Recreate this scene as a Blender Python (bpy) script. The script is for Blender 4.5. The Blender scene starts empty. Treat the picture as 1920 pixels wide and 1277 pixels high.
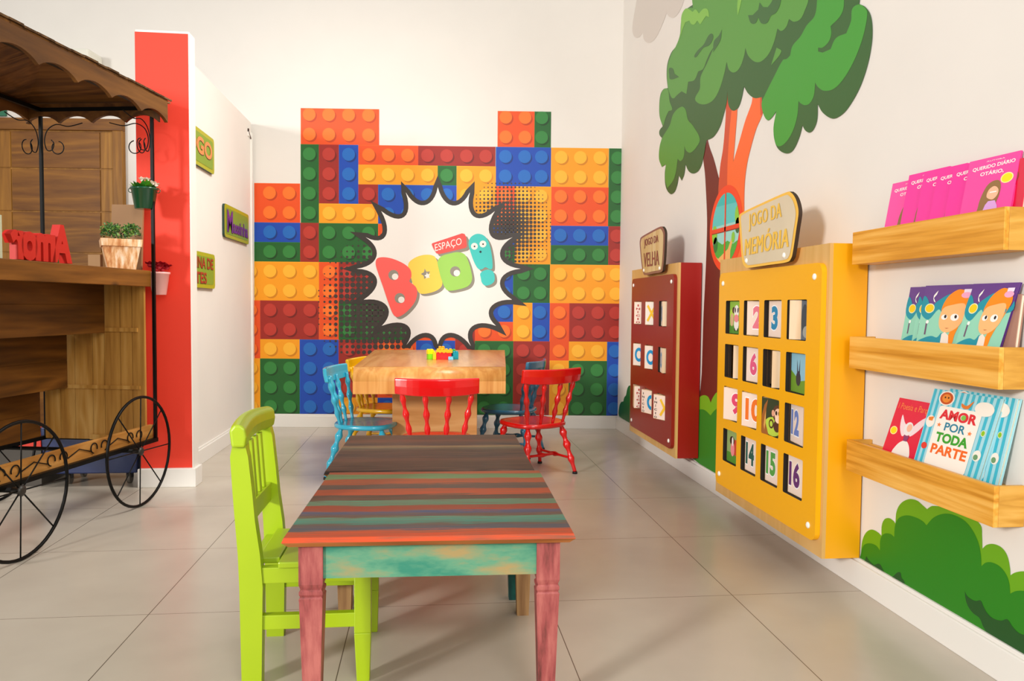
import bpy, bmesh, math, random
from math import sin, cos, tan, pi, radians, sqrt, atan2
from mathutils import Vector, Matrix
from mathutils.geometry import tessellate_polygon
random.seed(7)
S = bpy.context.scene
COL = S.collection
V3 = Vector

# ------------------------------------------------------------------ camera
CAM_H = .915
FOC = 1430.0
yaw, pit, rol = radians(6.2), radians(2.567), .009
fw = V3((sin(yaw)*cos(pit), cos(yaw)*cos(pit), -sin(pit)))
r0 = V3((cos(yaw), -sin(yaw), 0)); u0 = r0.cross(fw)
rt = r0*cos(rol) + u0*sin(rol); up = rt.cross(fw)
CAM = V3((0, 0, CAM_H))
cd = bpy.data.cameras.new('camera'); co = bpy.data.objects.new('camera', cd); COL.objects.link(co)
cd.sensor_width = 36; cd.lens = FOC/1920*36; cd.clip_start = .05
co.matrix_world = Matrix(((rt.x, up.x, -fw.x, CAM.x), (rt.y, up.y, -fw.y, CAM.y), (rt.z, up.z, -fw.z, CAM.z), (0, 0, 0, 1)))
S.camera = co

# ------------------------------------------------------------------ light
w = bpy.data.worlds.new('world'); S.world = w; w.use_nodes = True
bg = w.node_tree.nodes['Background']; bg.inputs[0].default_value = (1.0, .985, .965, 1); bg.inputs[1].default_value = .60

def area(name, loc, target, size, power, color, size_y=None):
    l = bpy.data.lights.new(name, 'AREA'); l.energy = power; l.size = size; l.color = color
    if size_y: l.shape = 'RECTANGLE'; l.size_y = size_y
    o = bpy.data.objects.new(name, l); COL.objects.link(o); o.location = loc
    o.rotation_euler = (V3(target)-V3(loc)).to_track_quat('-Z', 'Y').to_euler()
    return o
key = area('window_light', (-6.4, -4.1, 2.9), (.7, 3.4, .6), 1.1, 112, (1.0, .965, .925)); key.data.spread = radians(75)
pfill_ = area('partition_fill', (1.1, 3.3, 3.6), (-1.35, 4.7, .8), 1.2, 33, (1.0, .97, .93)); pfill_.data.spread = radians(85)  # unseen fill lamp, added to brighten the left partition
area('front_fill', (1.15, -1.9, 2.5), (-.9, 4.2, 1.1), 1.8, 100, (1.0, .975, .945))  # soft fill added behind the camera, no such lamp known
S.view_settings.view_transform = 'Standard'; S.view_settings.look = 'None'
S.view_settings.exposure = 0.16; S.view_settings.gamma = 1.0; S.view_settings.use_curve_mapping = False

# ------------------------------------------------------------------ helpers
def ray(x, y): return fw + rt*((x-960)/FOC) - up*((y-638.5)/FOC)
def onX(x, y, X0): d = ray(x, y); return CAM + d*(X0/d.x)
def onY(x, y, Y0): d = ray(x, y); return CAM + d*(Y0/d.y)
def onZ(x, y, z0=0.): d = ray(x, y); return CAM + d*((z0-CAM_H)/d.z)
def onP(x, y, p, n): d = ray(x, y); return CAM + d*((V3(p)-CAM).dot(n)/d.dot(n))

def lin(h):
    h = h.lstrip('#'); c = [int(h[i:i+2], 16)/255 for i in (0, 2, 4)]
    return tuple((v/12.92 if v <= .04045 else ((v+.055)/1.055)**2.4) for v in c) + (1,)
MATS = {}
def M(hexc, rough=.5, metal=0, var=.0, scale=8., bump=0., coat=0., name=None):
    key = (hexc, rough, metal, var, scale, bump, coat)
    if key in MATS: return MATS[key]
    m = bpy.data.materials.new(name or 'paint_'+hexc.strip('#')); m.use_nodes = True; nt = m.node_tree
    b = nt.nodes['Principled BSDF']; c = lin(hexc)
    b.inputs['Base Color'].default_value = c; b.inputs['Roughness'].default_value = rough
    b.inputs['Metallic'].default_value = metal
    if coat: b.inputs['Coat Weight'].default_value = coat; b.inputs['Coat Roughness'].default_value = .12
    if var or bump:
        tc = nt.nodes.new('ShaderNodeTexCoord'); nz = nt.nodes.new('ShaderNodeTexNoise')
        nz.inputs['Scale'].default_value = scale; nz.inputs['Detail'].default_value = 5
        nt.links.new(tc.outputs['Object'], nz.inputs['Vector'])
        if var:
            mr = nt.nodes.new('ShaderNodeMapRange'); mr.inputs[1].default_value = .3; mr.inputs[2].default_value = .7
            mr.inputs[3].default_value = 1-var; mr.inputs[4].default_value = 1+var
            mx = nt.nodes.new('ShaderNodeVectorMath'); mx.operation = 'SCALE'; mx.inputs[0].default_value = c[:3]
            nt.links.new(nz.outputs[0], mr.inputs[0]); nt.links.new(mr.outputs[0], mx.inputs['Scale'])
            nt.links.new(mx.outputs[0], b.inputs['Base Color'])
        if bump:
            bp = nt.nodes.new('ShaderNodeBump'); bp.inputs['Strength'].default_value = bump; bp.inputs['Distance'].default_value = .01
            nt.links.new(nz.outputs[0], bp.inputs['Height']); nt.links.new(bp.outputs[0], b.inputs['Normal'])
    MATS[key] = m
    return m

def wood(c1, c2, c3, axis='x', scale=6., stretch=14., rough=.5, name='wood', rot=None, knots=0., contrast=1., coat=0.):
    """long grain along the given axis, in object space"""
    m = bpy.data.materials.new(name); m.use_nodes = True; nt = m.node_tree; N = nt.nodes; L = nt.links
    b = N['Principled BSDF']; b.inputs['Roughness'].default_value = rough; b.inputs['Specular IOR Level'].default_value = .28
    if coat: b.inputs['Coat Weight'].default_value = coat; b.inputs['Coat Roughness'].default_value = .15
    tc = N.new('ShaderNodeTexCoord'); mp = N.new('ShaderNodeMapping')
    sc = {'x': (1/stretch, 1, 1), 'y': (1, 1/stretch, 1), 'z': (1, 1, 1/stretch)}[axis]
    mp0 = N.new('ShaderNodeMapping')
    if rot is not None: mp0.inputs['Rotation'].default_value = (0, 0, rot)
    L.new(tc.outputs['Object'], mp0.inputs[0]); L.new(mp0.outputs[0], mp.inputs[0])
    mp.inputs['Scale'].default_value = sc
    n1 = N.new('ShaderNodeTexNoise'); n1.inputs['Scale'].default_value = scale; n1.inputs['Detail'].default_value = 3; n1.inputs['Distortion'].default_value = .6
    n2 = N.new('ShaderNodeTexNoise'); n2.inputs['Scale'].default_value = scale*9; n2.inputs['Detail'].default_value = 4
    L.new(mp.outputs[0], n1.inputs[0]); L.new(mp.outputs[0], n2.inputs[0])
    mul = N.new('ShaderNodeMath'); mul.operation = 'MULTIPLY'; mul.inputs[1].default_value = 5.0
    L.new(n1.outputs[0], mul.inputs[0])
    fr = N.new('ShaderNodeMath'); fr.operation = 'PINGPONG'; fr.inputs[1].default_value = .5
    L.new(mul.outputs[0], fr.inputs[0])
    ad = N.new('ShaderNodeMath'); ad.operation = 'MULTIPLY_ADD'; ad.inputs[1].default_value = 1.1; 
    L.new(fr.outputs[0], ad.inputs[0])
    s2 = N.new('ShaderNodeMath'); s2.operation = 'MULTIPLY_ADD'; s2.inputs[1].default_value = .9*contrast; s2.inputs[2].default_value = -.2*contrast
    L.new(n2.outputs[0], s2.inputs[0]); L.new(s2.outputs[0], ad.inputs[2])
    rp = N.new('ShaderNodeValToRGB'); e = rp.color_ramp.elements
    e[0].position = .1; e[0].color = lin(c1); e[1].position = .95; e[1].color = lin(c3)
    k = e.new(.5); k.color = lin(c2)
    L.new(ad.outputs[0], rp.inputs[0])
    out = rp.outputs[0]
    if knots:
        vz = N.new('ShaderNodeTexVoronoi'); vz.inputs['Scale'].default_value = 3.2
        mpk = N.new('ShaderNodeMapping'); mpk.inputs['Scale'].default_value = {'x': (.6, 1, 1), 'y': (1, .6, 1), 'z': (1, 1, .6)}[axis]
        L.new(tc.outputs['Object'], mpk.inputs[0]); L.new(mpk.outputs[0], vz.inputs[0])
        kr = N.new('ShaderNodeMapRange'); kr.inputs[1].default_value = .02; kr.inputs[2].default_value = .07; kr.inputs[3].default_value = knots; kr.inputs[4].default_value = 0
        L.new(vz.outputs['Distance'], kr.inputs[0])
        mm = N.new('ShaderNodeMix'); mm.data_type = 'RGBA'; L.new(kr.outputs[0], mm.inputs[0]); L.new(out, mm.inputs[6]); mm.inputs[7].default_value = lin('#3a2208')
        out = mm.outputs[2]
    L.new(out, b.inputs['Base Color'])
    bp = N.new('ShaderNodeBump'); bp.inputs['Strength'].default_value = .12; bp.inputs['Distance'].default_value = .004
    L.new(n2.outputs[0], bp.inputs['Height']); L.new(bp.outputs[0], b.inputs['Normal'])
    return m

class MB:
    """collects faces; build() links ONE mesh object"""
    def __init__(s): s.v = []; s.f = []; s.m = []; s.sm = []; s.mats = []
    def mi(s, m):
        if m not in s.mats: s.mats.append(m)
        return s.mats.index(m)
    def add(s, vs, fs, m, smooth=False):
        o = len(s.v); i = s.mi(m); s.v += [tuple(x) for x in vs]
        for f in fs: s.f.append([o+k for k in f]); s.m.append(i); s.sm.append(smooth)
    def hexa(s, p, m):  # 8 pts: bottom ring 0-3 (ccw), top ring 4-7
        s.add(p, [(3, 2, 1, 0), (4, 5, 6, 7), (0, 1, 5, 4), (1, 2, 6, 5), (2, 3, 7, 6), (3, 0, 4, 7)], m)
    def box(s, a, b, m):
        x0, y0, z0 = [min(a[i], b[i]) for i in range(3)]; x1, y1, z1 = [max(a[i], b[i]) for i in range(3)]
        s.hexa([(x0, y0, z0), (x1, y0, z0), (x1, y1, z0), (x0, y1, z0), (x0, y0, z1), (x1, y0, z1), (x1, y1, z1), (x0, y1, z1)], m)
    def obox(s, o, u, v, w_, m):  # origin corner + 3 edge vectors (right-handed)
        o, u, v, w_ = V3(o), V3(u), V3(v), V3(w_)
        if u.cross(v).dot(w_) < 0: u, v = v, u
        s.hexa([o, o+u, o+u+v, o+v, o+w_, o+u+w_, o+u+v+w_, o+v+w_], m)
    def bar(s, p, q, wd, hd, m, upv=(0, 0, 1), w2=None, h2=None):  # beam centred on p-q
        p, q = V3(p), V3(q); d = (q-p).normalized(); a = d.cross(V3(upv))
        if a.length < 1e-4: a = d.cross(V3((0, 1, 0)))
        a.normalize(); b = a.cross(d)
        w2 = w2 or wd; h2 = h2 or hd
        P = lambda c, i, j, W_, H_: c + a*(i*W_/2) + b*(j*H_/2)
        s.hexa([P(p, -1, -1, wd, hd), P(p, 1, -1, wd, hd), P(p, 1, 1, wd, hd), P(p, -1, 1, wd, hd),
                P(q, -1, -1, w2, h2), P(q, 1, -1, w2, h2), P(q, 1, 1, w2, h2), P(q, -1, 1, w2, h2)], m)
    def tube(s, pts, r, m, n=10, closed=False, cap=True):
        pts = [V3(p) for p in pts]; k = len(pts); rr = r if isinstance(r, (list, tuple)) else [r]*k
        vs = []; prev = None
        for i, p in enumerate(pts):
            if closed: d = pts[(i+1) % k]-pts[i-1]
            else: d = pts[min(i+1, k-1)]-pts[max(i-1, 0)]
            d.normalize()
            if prev is None:
                a = d.cross(V3((0, 0, 1)))
                if a.length < .05: a = d.cross(V3((0, 1, 0)))
            else: a = prev - d*prev.dot(d)
            a.normalize(); prev = a; b = d.cross(a)
            for j in range(n):
                t = 2*pi*j/n; vs.append(p + a*(cos(t)*rr[i]) + b*(sin(t)*rr[i]))
        fs = []
        for i in range(k if closed else k-1):
            for j in range(n):
                i2 = (i+1) % k; j2 = (j+1) % n
                fs.append((i*n+j, i*n+j2, i2*n+j2, i2*n+j))
        s.add(vs, fs, m, True)
        if cap and not closed:
            o = len(s.v)-len(vs); i_ = s.mi(m)
            s.f.append([o+j for j in range(n)][::-1]); s.m.append(i_); s.sm.append(False)
            s.f.append([o+(k-1)*n+j for j in range(n)]); s.m.append(i_); s.sm.append(False)
    def lathe(s, p, q, prof, m, n=14):  # prof: (t 0..1, radius)
        p, q = V3(p), V3(q); s.tube([p.lerp(q, t) for t, _ in prof], [r for _, r in prof], m, n)
    def poly(s, pts, m, nrm=None, holes=()):
        loops = [[V3(p) for p in pts]] + [[V3(p) for p in h] for h in holes]
        tris = tessellate_polygon(loops); flat = [p for l in loops for p in l]
        o = len(s.v); i = s.mi(m); s.v += [tuple(p) for p in flat]
        for t in tris:
            a, b, c = [flat[k] for k in t]; nn = (b-a).cross(c-a)
            if nn.length < 1e-12: continue
            t = tuple(t)
            if nrm is not None and nn.dot(V3(nrm)) < 0: t = t[::-1]
            s.f.append([o+k for k in t]); s.m.append(i); s.sm.append(False)
    def plate(s, pts, th, nrm, m, holes=(), medge=None, mhole=None):  # extruded outline: front at pts, back at pts - nrm*th
        n = V3(nrm).normalized(); s.poly(pts, m, n, holes)
        back = lambda l: [V3(p)-n*th for p in l]
        s.poly(back(pts), m, -n, [back(h) for h in holes])
        for q_, l in enumerate([pts]+list(holes)):
            k = len(l); f = [V3(p) for p in l]; g = back(l)
            s.add(f+g, [(i, (i+1) % k, k+(i+1) % k, k+i) for i in range(k)], (mhole if q_ and mhole else medge) or m)
    def build(s, name, parent=None, fixn=False, bevel=0, seg=2):
        me = bpy.data.meshes.new(name); me.from_pydata(s.v, [], s.f)
        for m in s.mats: me.materials.append(m)
        me.polygons.foreach_set('material_index', s.m); me.polygons.foreach_set('use_smooth', s.sm)
        me.update()
        if fixn:
            bm = bmesh.new(); bm.from_mesh(me); bmesh.ops.remove_doubles(bm, verts=bm.verts, dist=1e-6)
            bmesh.ops.recalc_face_normals(bm, faces=bm.faces); bm.to_mesh(me); bm.free()
        o = bpy.data.objects.new(name, me); COL.objects.link(o)
        if parent is not None:
            o.parent = parent
            if parent.type == 'EMPTY': o.matrix_parent_inverse = Matrix.Translation(parent.location).inverted()
        if bevel:
            bv = o.modifiers.new('bevel', 'BEVEL'); bv.width = bevel; bv.segments = seg; bv.limit_method = 'ANGLE'; bv.angle_limit = radians(40)
        return o
def thing(name, label, cat, loc=(0, 0, 0), group=None):
    o = bpy.data.objects.new(name, None); COL.objects.link(o); o.location = loc; o.empty_display_size = .05
    o['label'] = label; o['category'] = cat
    if group: o['group'] = group
    return o
def tag(o, label, cat, group=None):
    o['label'] = label; o['category'] = cat
    if group: o['group'] = group
    return o
def struct(o): o['kind'] = 'structure'; return o

_txt = {}
def text_geo(t, off=0., spacing=1.0, align='CENTER', res=4):
    k = (t, off, spacing, align)
    if k in _txt: return _txt[k]
    c = bpy.data.curves.new('t', 'FONT'); c.body = t; c.offset = off; c.align_x = align; c.space_line = .85; c.space_character = spacing; c.resolution_u = res
    o = bpy.data.objects.new('t', c); COL.objects.link(o)
    me = bpy.data.meshes.new_from_object(o.evaluated_get(bpy.context.evaluated_depsgraph_get()))
    vs = [tuple(v.co) for v in me.vertices]; fs = [tuple(p.vertices) for p in me.polygons]
    bpy.data.objects.remove(o); bpy.data.curves.remove(c); bpy.data.meshes.remove(me)
    xs = [v[0] for v in vs]; ys = [v[1] for v in vs]
    x0, x1, y0, y1 = min(xs), max(xs), min(ys), max(ys)
    g = ([((v[0]-x0)/(x1-x0), (v[1]-y0)/(y1-y0)) for v in vs], fs)
    _txt[k] = g; return g

class Face:
    """flat surface: origin bottom-left corner, U to the right, V up, n outward"""
    def __init__(s, o, U, V):
        s.o, s.U, s.V = V3(o), V3(U), V3(V); s.n = s.U.cross(s.V).normalized()
    def sub(s, b0): return Face(s.p(0, b0), s.U, s.V*(1-b0))
    def p(s, a, b, h=0.): return s.o + s.U*a + s.V*b + s.n*h
    def poly(s, mb, pts, m, h, holes=()): mb.poly([s.p(a, b, h) for a, b in pts], m, s.n, [[s.p(a, b, h) for a, b in q] for q in holes])
    def disc(s, mb, a, b, ra, rb, m, h, n=20): s.poly(mb, [(a+ra*cos(2*pi*i/n), b+rb*sin(2*pi*i/n)) for i in range(n)], m, h)
    def rect(s, mb, a0, b0, a1, b1, m, h): s.poly(mb, [(a0, b0), (a1, b0), (a1, b1), (a0, b1)], m, h)
    def text(s, mb, t, a0, b0, a1, b1, m, h, off=.01, rot=0., spacing=1., shear=0., extr=0.):
        vs, fs = text_geo(t, off, spacing); P = []
        for x, y in vs:
            x2 = x + shear*(y-.5); a = a0+(a1-a0)*x2; b = b0+(b1-b0)*y
            if rot:
                ca, cb = (a0+a1)/2, (b0+b1)/2; lu, lv = s.U.length, s.V.length
                da, db = (a-ca)*lu, (b-cb)*lv; a = ca+(da*cos(rot)-db*sin(rot))/lu; b = cb+(da*sin(rot)+db*cos(rot))/lv
            P.append(s.p(a, b, h))
        f2 = []
        for f in fs:
            nn = (P[f[1]]-P[f[0]]).cross(P[f[2]]-P[f[0]])
            f2.append(f if nn.dot(s.n) >= 0 else f[::-1])
        mb.add(P, f2, m)
        if extr:
            Q = [p - s.n*extr for p in P]; mb.add(Q, [f[::-1] for f in f2], m)
            ed = {}
            for f in f2:
                for i in range(len(f)):
                    e = (f[i], f[(i+1) % len(f)]); ed[e] = 1
            for (i, j) in list(ed):
                if (j, i) not in ed: mb.add([P[i], P[j], Q[j], Q[i]], [(0, 3, 2, 1)], m)

def smooth_loop(pts, n=5):
    """Catmull-Rom through a closed 2D/3D loop"""
    P = [V3(p).to_3d() if len(p) == 2 else V3(p) for p in [tuple(q)+(0,)*(3-len(q)) for q in pts]]; k = len(P); out = []
    for i in range(k):
        a, b, c, d = P[i-1], P[i], P[(i+1) % k], P[(i+2) % k]
        for j in range(n):
            t = j/n; out.append(.5*((2*b)+(c-a)*t+(2*a-5*b+4*c-d)*t*t+(3*b-a-3*c+d)*t**3))
    return out
def curvy(pts, n=5, cang=32):
    """smooth a closed 2D outline but keep its sharp inward notches"""
    k = len(pts); P = [V3((p[0], p[1], 0)) for p in pts]
    ar = sum(P[i].x*P[(i+1) % k].y-P[(i+1) % k].x*P[i].y for i in range(k)); sg = 1 if ar > 0 else -1; cor = []
    for i in range(k):
        a, b = P[i]-P[i-1], P[(i+1) % k]-P[i]; cr = a.x*b.y-a.y*b.x; an = math.degrees(atan2(cr, a.x*b.x+a.y*b.y))*sg
        cor.append(an < -cang or abs(an) > 105)
    out = []
    for i in range(k):
        b, c = P[i], P[(i+1) % k]; a, d = P[i-1], P[(i+2) % k]; ln = (c-b).length
        t0 = (c-b) if cor[i] else (c-a).normalized()*ln; t1 = (c-b) if cor[(i+1) % k] else (d-b).normalized()*ln
        for j in range(n):
            t = j/n; q = b*(2*t**3-3*t*t+1)+t0*(t**3-2*t*t+t)+c*(-2*t**3+3*t*t)+t1*(t**3-t*t); out.append((q.x, q.y))
    return out
def rrect(x0, y0, x1, y1, r, n=5):
    out = []
    for cx, cy, a0 in ((x1-r, y1-r, 0), (x0+r, y1-r, 90), (x0+r, y0+r, 180), (x1-r, y0+r, 270)):
        for i in range(n+1):
            t = radians(a0+90*i/n); out.append((cx+r*cos(t), cy+r*sin(t)))
    return out

# ------------------------------------------------------------------ materials
WALL = M('#e6e1d9', .75, var=.015, scale=3, bump=.03, name='wall_paint')
WALLL = WALL
TRIM = M('#ece9e2', .35, name='trim_gloss')
REDW = M('#ee3a20', .6, var=.02, scale=4, name='red_wall_paint')
BLK = M('#0b0a08', .42, metal=0, name='black_iron')
BLK.node_tree.nodes['Principled BSDF'].inputs['Specular IOR Level'].default_value = .15
BLACKM = M('#0d0b09', .6)
WHITE = M('#f3efe9', .5)

def floor_mat():
    m = bpy.data.materials.new('porcelain_tiles'); m.use_nodes = True; nt = m.node_tree; N = nt.nodes; L = nt.links
    b = N['Principled BSDF']
    tc = N.new('ShaderNodeTexCoord'); sp = N.new('ShaderNodeSeparateXYZ'); L.new(tc.outputs['Object'], sp.inputs[0])
    def line(out, o, p, hw):
        a = N.new('ShaderNodeMath'); a.operation = 'SUBTRACT'; L.new(out, a.inputs[0]); a.inputs[1].default_value = o
        d = N.new('ShaderNodeMath'); d.operation = 'DIVIDE'; L.new(a.outputs[0], d.inputs[0]); d.inputs[1].default_value = p
        f = N.new('ShaderNodeMath'); f.operation = 'FRACT'; L.new(d.outputs[0], f.inputs[0])
        g = N.new('ShaderNodeMath'); g.operation = 'SUBTRACT'; L.new(f.outputs[0], g.inputs[0]); g.inputs[1].default_value = .5
        h = N.new('ShaderNodeMath'); h.operation = 'ABSOLUTE'; L.new(g.outputs[0], h.inputs[0])
        k = N.new('ShaderNodeMath'); k.operation = 'GREATER_THAN'; L.new(h.outputs[0], k.inputs[0]); k.inputs[1].default_value = .5-hw/p
        fl = N.new('ShaderNodeMath'); fl.operation = 'FLOOR'; L.new(d.outputs[0], fl.inputs[0])
        return k.outputs[0], fl.outputs[0]
    gx, ix = line(sp.outputs[0], -.223, .594, .0013); gy, iy = line(sp.outputs[1], 2.306, .614, .0010)
    mxg = N.new('ShaderNodeMath'); mxg.operation = 'MAXIMUM'; L.new(gx, mxg.inputs[0]); L.new(gy, mxg.inputs[1])
    nz = N.new('ShaderNodeTexNoise'); nz.inputs['Scale'].default_value = 2.2; nz.inputs['Detail'].default_value = 4; nz.inputs['Roughness'].default_value = .5
    L.new(tc.outputs['Object'], nz.inputs[0])
    cmb = N.new('ShaderNodeCombineXYZ'); L.new(ix, cmb.inputs[0]); L.new(iy, cmb.inputs[1])
    wn = N.new('ShaderNodeTexWhiteNoise'); L.new(cmb.outputs[0], wn.inputs[0])
    ad = N.new('ShaderNodeMath'); ad.operation = 'MULTIPLY_ADD'; L.new(wn.outputs[0], ad.inputs[0]); ad.inputs[1].default_value = .06; L.new(nz.outputs[0], ad.inputs[2])
    rp = N.new('ShaderNodeValToRGB'); e = rp.color_ramp.elements
    e[0].position = .2; e[0].color = lin('#b0a697'); e[1].position = .85; e[1].color = lin('#c6bcac')
    L.new(ad.outputs[0], rp.inputs[0])
    mx = N.new('ShaderNodeMix'); mx.data_type = 'RGBA'; L.new(mxg.outputs[0], mx.inputs[0]); L.new(rp.outputs[0], mx.inputs[6]); mx.inputs[7].default_value = lin('#5e5448')
    L.new(mx.outputs[2], b.inputs['Base Color'])
    nr = N.new('ShaderNodeMapRange'); nr.inputs[3].default_value = .20; nr.inputs[4].default_value = .28; L.new(nz.outputs[0], nr.inputs[0])
    L.new(nr.outputs[0], b.inputs['Roughness']); b.inputs['Specular IOR Level'].default_value = .45
    return m

# ------------------------------------------------------------------ room
XW, XL = 1.413, -1.30          # right wall plane, left partition plane
BP = V3((1.4, 5.60, 0)); BD = V3((2.559, -.22, 0)).normalized(); BN = V3((-BD.y*-1, BD.x*-1, 0))
BN = V3((BD.y, -BD.x, 0))      # faces the camera (-Y)
if BN.y > 0: BN = -BN
def bw(t, z, h=0.): return BP + BD*t + V3((0, 0, z)) + BN*h
def btz(x, y):
    q = onP(x, y, BP, BN); return ((q-BP).dot(BD), q.z)

mb = MB(); mb.box((-6, -2.5, -.1), (XW+.1, 6.6, 0), floor_mat()); struct(mb.build('floor'))
mb = MB()
a, b_ = bw(-7.5, 0), bw(.0, 0); b_ = BP + BD*.0125
for (p, q) in ((a, BP + BD*.2),):
    mb.obox(V3((p.x, p.y, 0)), q-p, -BN*.12, V3((0, 0, 4.4)), WALL)
struct(mb.build('wall_back'))
mb = MB(); mb.box((XW, -2.5, 0), (XW+.12, 5.66, 4.4), WALL); struct(mb.build('wall_right'))
mb = MB(); mb.box((XL-.12, 3.99, 0), (XL, 5.80, 2.235), WALL); struct(mb.build('wall_left'))
mb = MB(); mb.box((-1.425, 3.935, 0), (-1.172, 4.03, 2.24), WALL)
wc = struct(mb.build('wall_column', bevel=.004))
mb = MB(); mb.box((-1.4245, 3.9325, .095), (-1.1765, 3.9352, 2.228), REDW); o = mb.build('red_paint', wc); o['label'] = 'red painted front face'

def baseboard(name, p, q, nrm, h=.098, t=.014):
    p, q, n = V3(p), V3(q), V3(nrm); d = q-p; mb = MB()
    mb.obox(p, d, n*t, V3((0, 0, h-.012)), TRIM); mb.obox(p+V3((0, 0, h-.012)), d, n*(t*.55), V3((0, 0, .012)), TRIM)
    return struct(mb.build(name, bevel=.002))
baseboard('baseboard_right', (XW, -2.5, 0), (XW, 5.60, 0), (-1, 0, 0))
baseboard('baseboard_back', BP+BD*(-2.71), BP, BN, .097)
baseboard('baseboard_left', (XL, 4.03, 0), (XL, 5.82, 0), (1, 0, 0))
mb = MB()
mb.box((-1.433, 3.918, 0), (-1.156, 3.935, .092), TRIM); mb.box((-1.172, 3.935, 0), (-1.156, 4.03, .092), TRIM)
struct(mb.build('baseboard_column', bevel=.002))
# white corner strip where the partition meets the back wall, with its little bracket
mb = MB(); mb.box((XL, 5.775, .097), (XL+.012, 5.80, 2.16), TRIM); mb.box((XL, 5.70, 2.12), (XL+.006, 5.74, 2.165), TRIM)
mb.box((XL, 5.70, 2.15), (XL+.008, 5.715, 2.172), M('#4a2a20', .6)); mb.bar((XL+.006, 5.71, 2.15), (XL+.006, 5.775, 2.115), .006, .006, M('#6a5348', .6))
struct(mb.build('trim_1'))

# door in the back wall behind the cart
DW = wood('#683c06', '#7e4e0e', '#966218', 'x', 5, 10, .45, 'door_wood', contrast=.8)
DWV = wood('#7e5010', '#96641c', '#ae7a2a', 'z', 5, 10, .45, 'door_frame_wood', contrast=.8)
mb = MB()
def bwbox(mb, t0, t1, z0, z1, h0, h1, m):
    mb.obox(bw(t0, z0, h0), BD*(t1-t0), BN*(h1-h0), V3((0, 0, z1-z0)), m)
bwbox(mb, -5.4, -3.70, 0, 2.17, .002, .03, DWV)
door = struct(mb.build('door_1'))
mb = MB(); bwbox(mb, -5.5, -3.627, 2.16, 2.245, .002, .05, DW); bwbox(mb, -3.70, -3.627, 0, 2.16, .002, .05, DWV)
mb.build('door_frame', door, bevel=.003)
mb = MB(); zs = [0, .35, .66, .97, 1.275, 1.575, 1.885, 2.155]
for i in range(len(zs)-1):
    for t0, t1 in ((-3.79, -3.705), (-4.43, -3.797), (-4.62, -4.437), (-5.3, -4.627)):
        bwbox(mb, t0, t1, zs[i]+.005, zs[i+1]-.005, .03, .036, DW if t1-t0 > .3 else DWV)
mb.build('door_panel', door, bevel=.002)
mb = MB(); bwbox(mb, -4.9, -4.478, 2.262, 2.36, .002, .02, M('#0f6a48', .5)); bwbox(mb, -4.495, -4.488, 2.30, 2.31, .02, .023, WHITE)
tag(mb.build('exit_sign'), 'dark green sign on the wall above the wooden door', 'sign')

# air conditioner high on the back wall
ac = thing('air_conditioner', 'white boxy air conditioner on the back wall behind the cart roof', 'air conditioner', bw(-3.9, 2.4))
mb = MB(); bwbox(mb, -4.32, -3.78, 2.43, 2.70, .002, .20, M('#e3e0d2', .45)); mb.build('casing', ac, bevel=.02)
mb = MB()
for k in range(5): bwbox(mb, -3.985+.028*k, -3.968+.028*k, 2.59, 2.63, .2, .2025, M('#5b5a44', .5))
bwbox(mb, -3.99, -3.85, 2.637, 2.643, .2, .2025, M('#5b5a44', .5)); mb.build('vent', ac)

# ------------------------------------------------------------------ brick mural on the back wall
H0 = .0015
OR, GR, RD, BL, YE = ('#e64e10', '#f46c1a', '#bc3c0c'), ('#175e22', '#2a8030', '#0e4014'), ('#9a2217', '#b83024', '#70150f'), ('#0c46ae', '#1668c4', '#08307c'), ('#f29c0c', '#fab428', '#cf8008')
CM = {'O': OR, 'G': GR, 'R': RD, 'B': BL, 'Y': YE}
PR = lambda c: M(c, .5)
zr = lambda k: 2.092-.1437*k
def colt(x, z):
    y = 573+(CAM_H-z)*1430/5.75
    return btz(x, y)[0]
blocks = '''564 711 -2 0 O;564 598 0 4 G;598 635.5 0 3 R;635.5 672 0 3 B;672 784 0 1 O;784 929 0 1 R;672 820.5 1 2 Y;820.5 856 1 2 G;856 929.5 1 4 Y;672 709 2 3 R;709 856 2 4 B;598 709 3 4 Y;709 784 4 6 O;477 563 2 4 O;477 563 4 5 B;477 563 5 6 G;563 598 4 6 R;598 709 4 6 G;477 598 6 8 Y;598 635 6 10 O;635 745 6 8 R;635 780 8 10 G;477 488 8 11 O;488 598 8 10 R;488 562 10 11 Y;562 635 10 14 B;488 562 11 14 G;477 488 11 14 Y;635 708 10 13 R;635 708 13 14 Y;708 780 10 13 O;708 820 13 14 B;780 853 9 10 O;780 853 10 13 B;853 890 9 14 R;820 853 13 14 R;933 1002 -2 0 O;1002 1033 -2 0 G;929.5 1033 0 2 B;929.5 965 2 4 O;925 965 4 5 B;925 965 5 6 G;965 1033 2 6 Y;1033 1141 0 2 Y;1141 1171 0 4 G;1033 1140.5 2 4 O;1032.5 1140.5 4 5 B;1032.5 1140.5 5 6 G;1140.5 1169 4 6 R;1031 1168 6 8 Y;962 1031 6 8 G;925 962 6 8 B;925 962 8 9 B;890 962 9 10 O;962 998 8 10 Y;998 1030.5 8 10 B;1030.5 1067 8 11 O;1067 1167 8 10 R;890 962 10 14 G;962 1030 10 14 R;1066 1138 10 11 Y;1137.5 1166 10 14 B;1030 1066 11 14 Y;1066 1137.5 11 14 G'''
studx = [468, 505, 541.6, 580, 616.5, 653.7, 691, 727.6, 764, 801.5, 837.6, 874.5, 910.6, 947.5, 983.5, 1015, 1052, 1088, 1124.5, 1158]
studt = [btz(x, 300)[0] for x in studx]
mural = thing('brick_mural', 'wall mural of coloured toy bricks around a white starburst logo', 'wall mural', bw(-1.3, .1))
mb = MB()
bb = MB(); 
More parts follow.
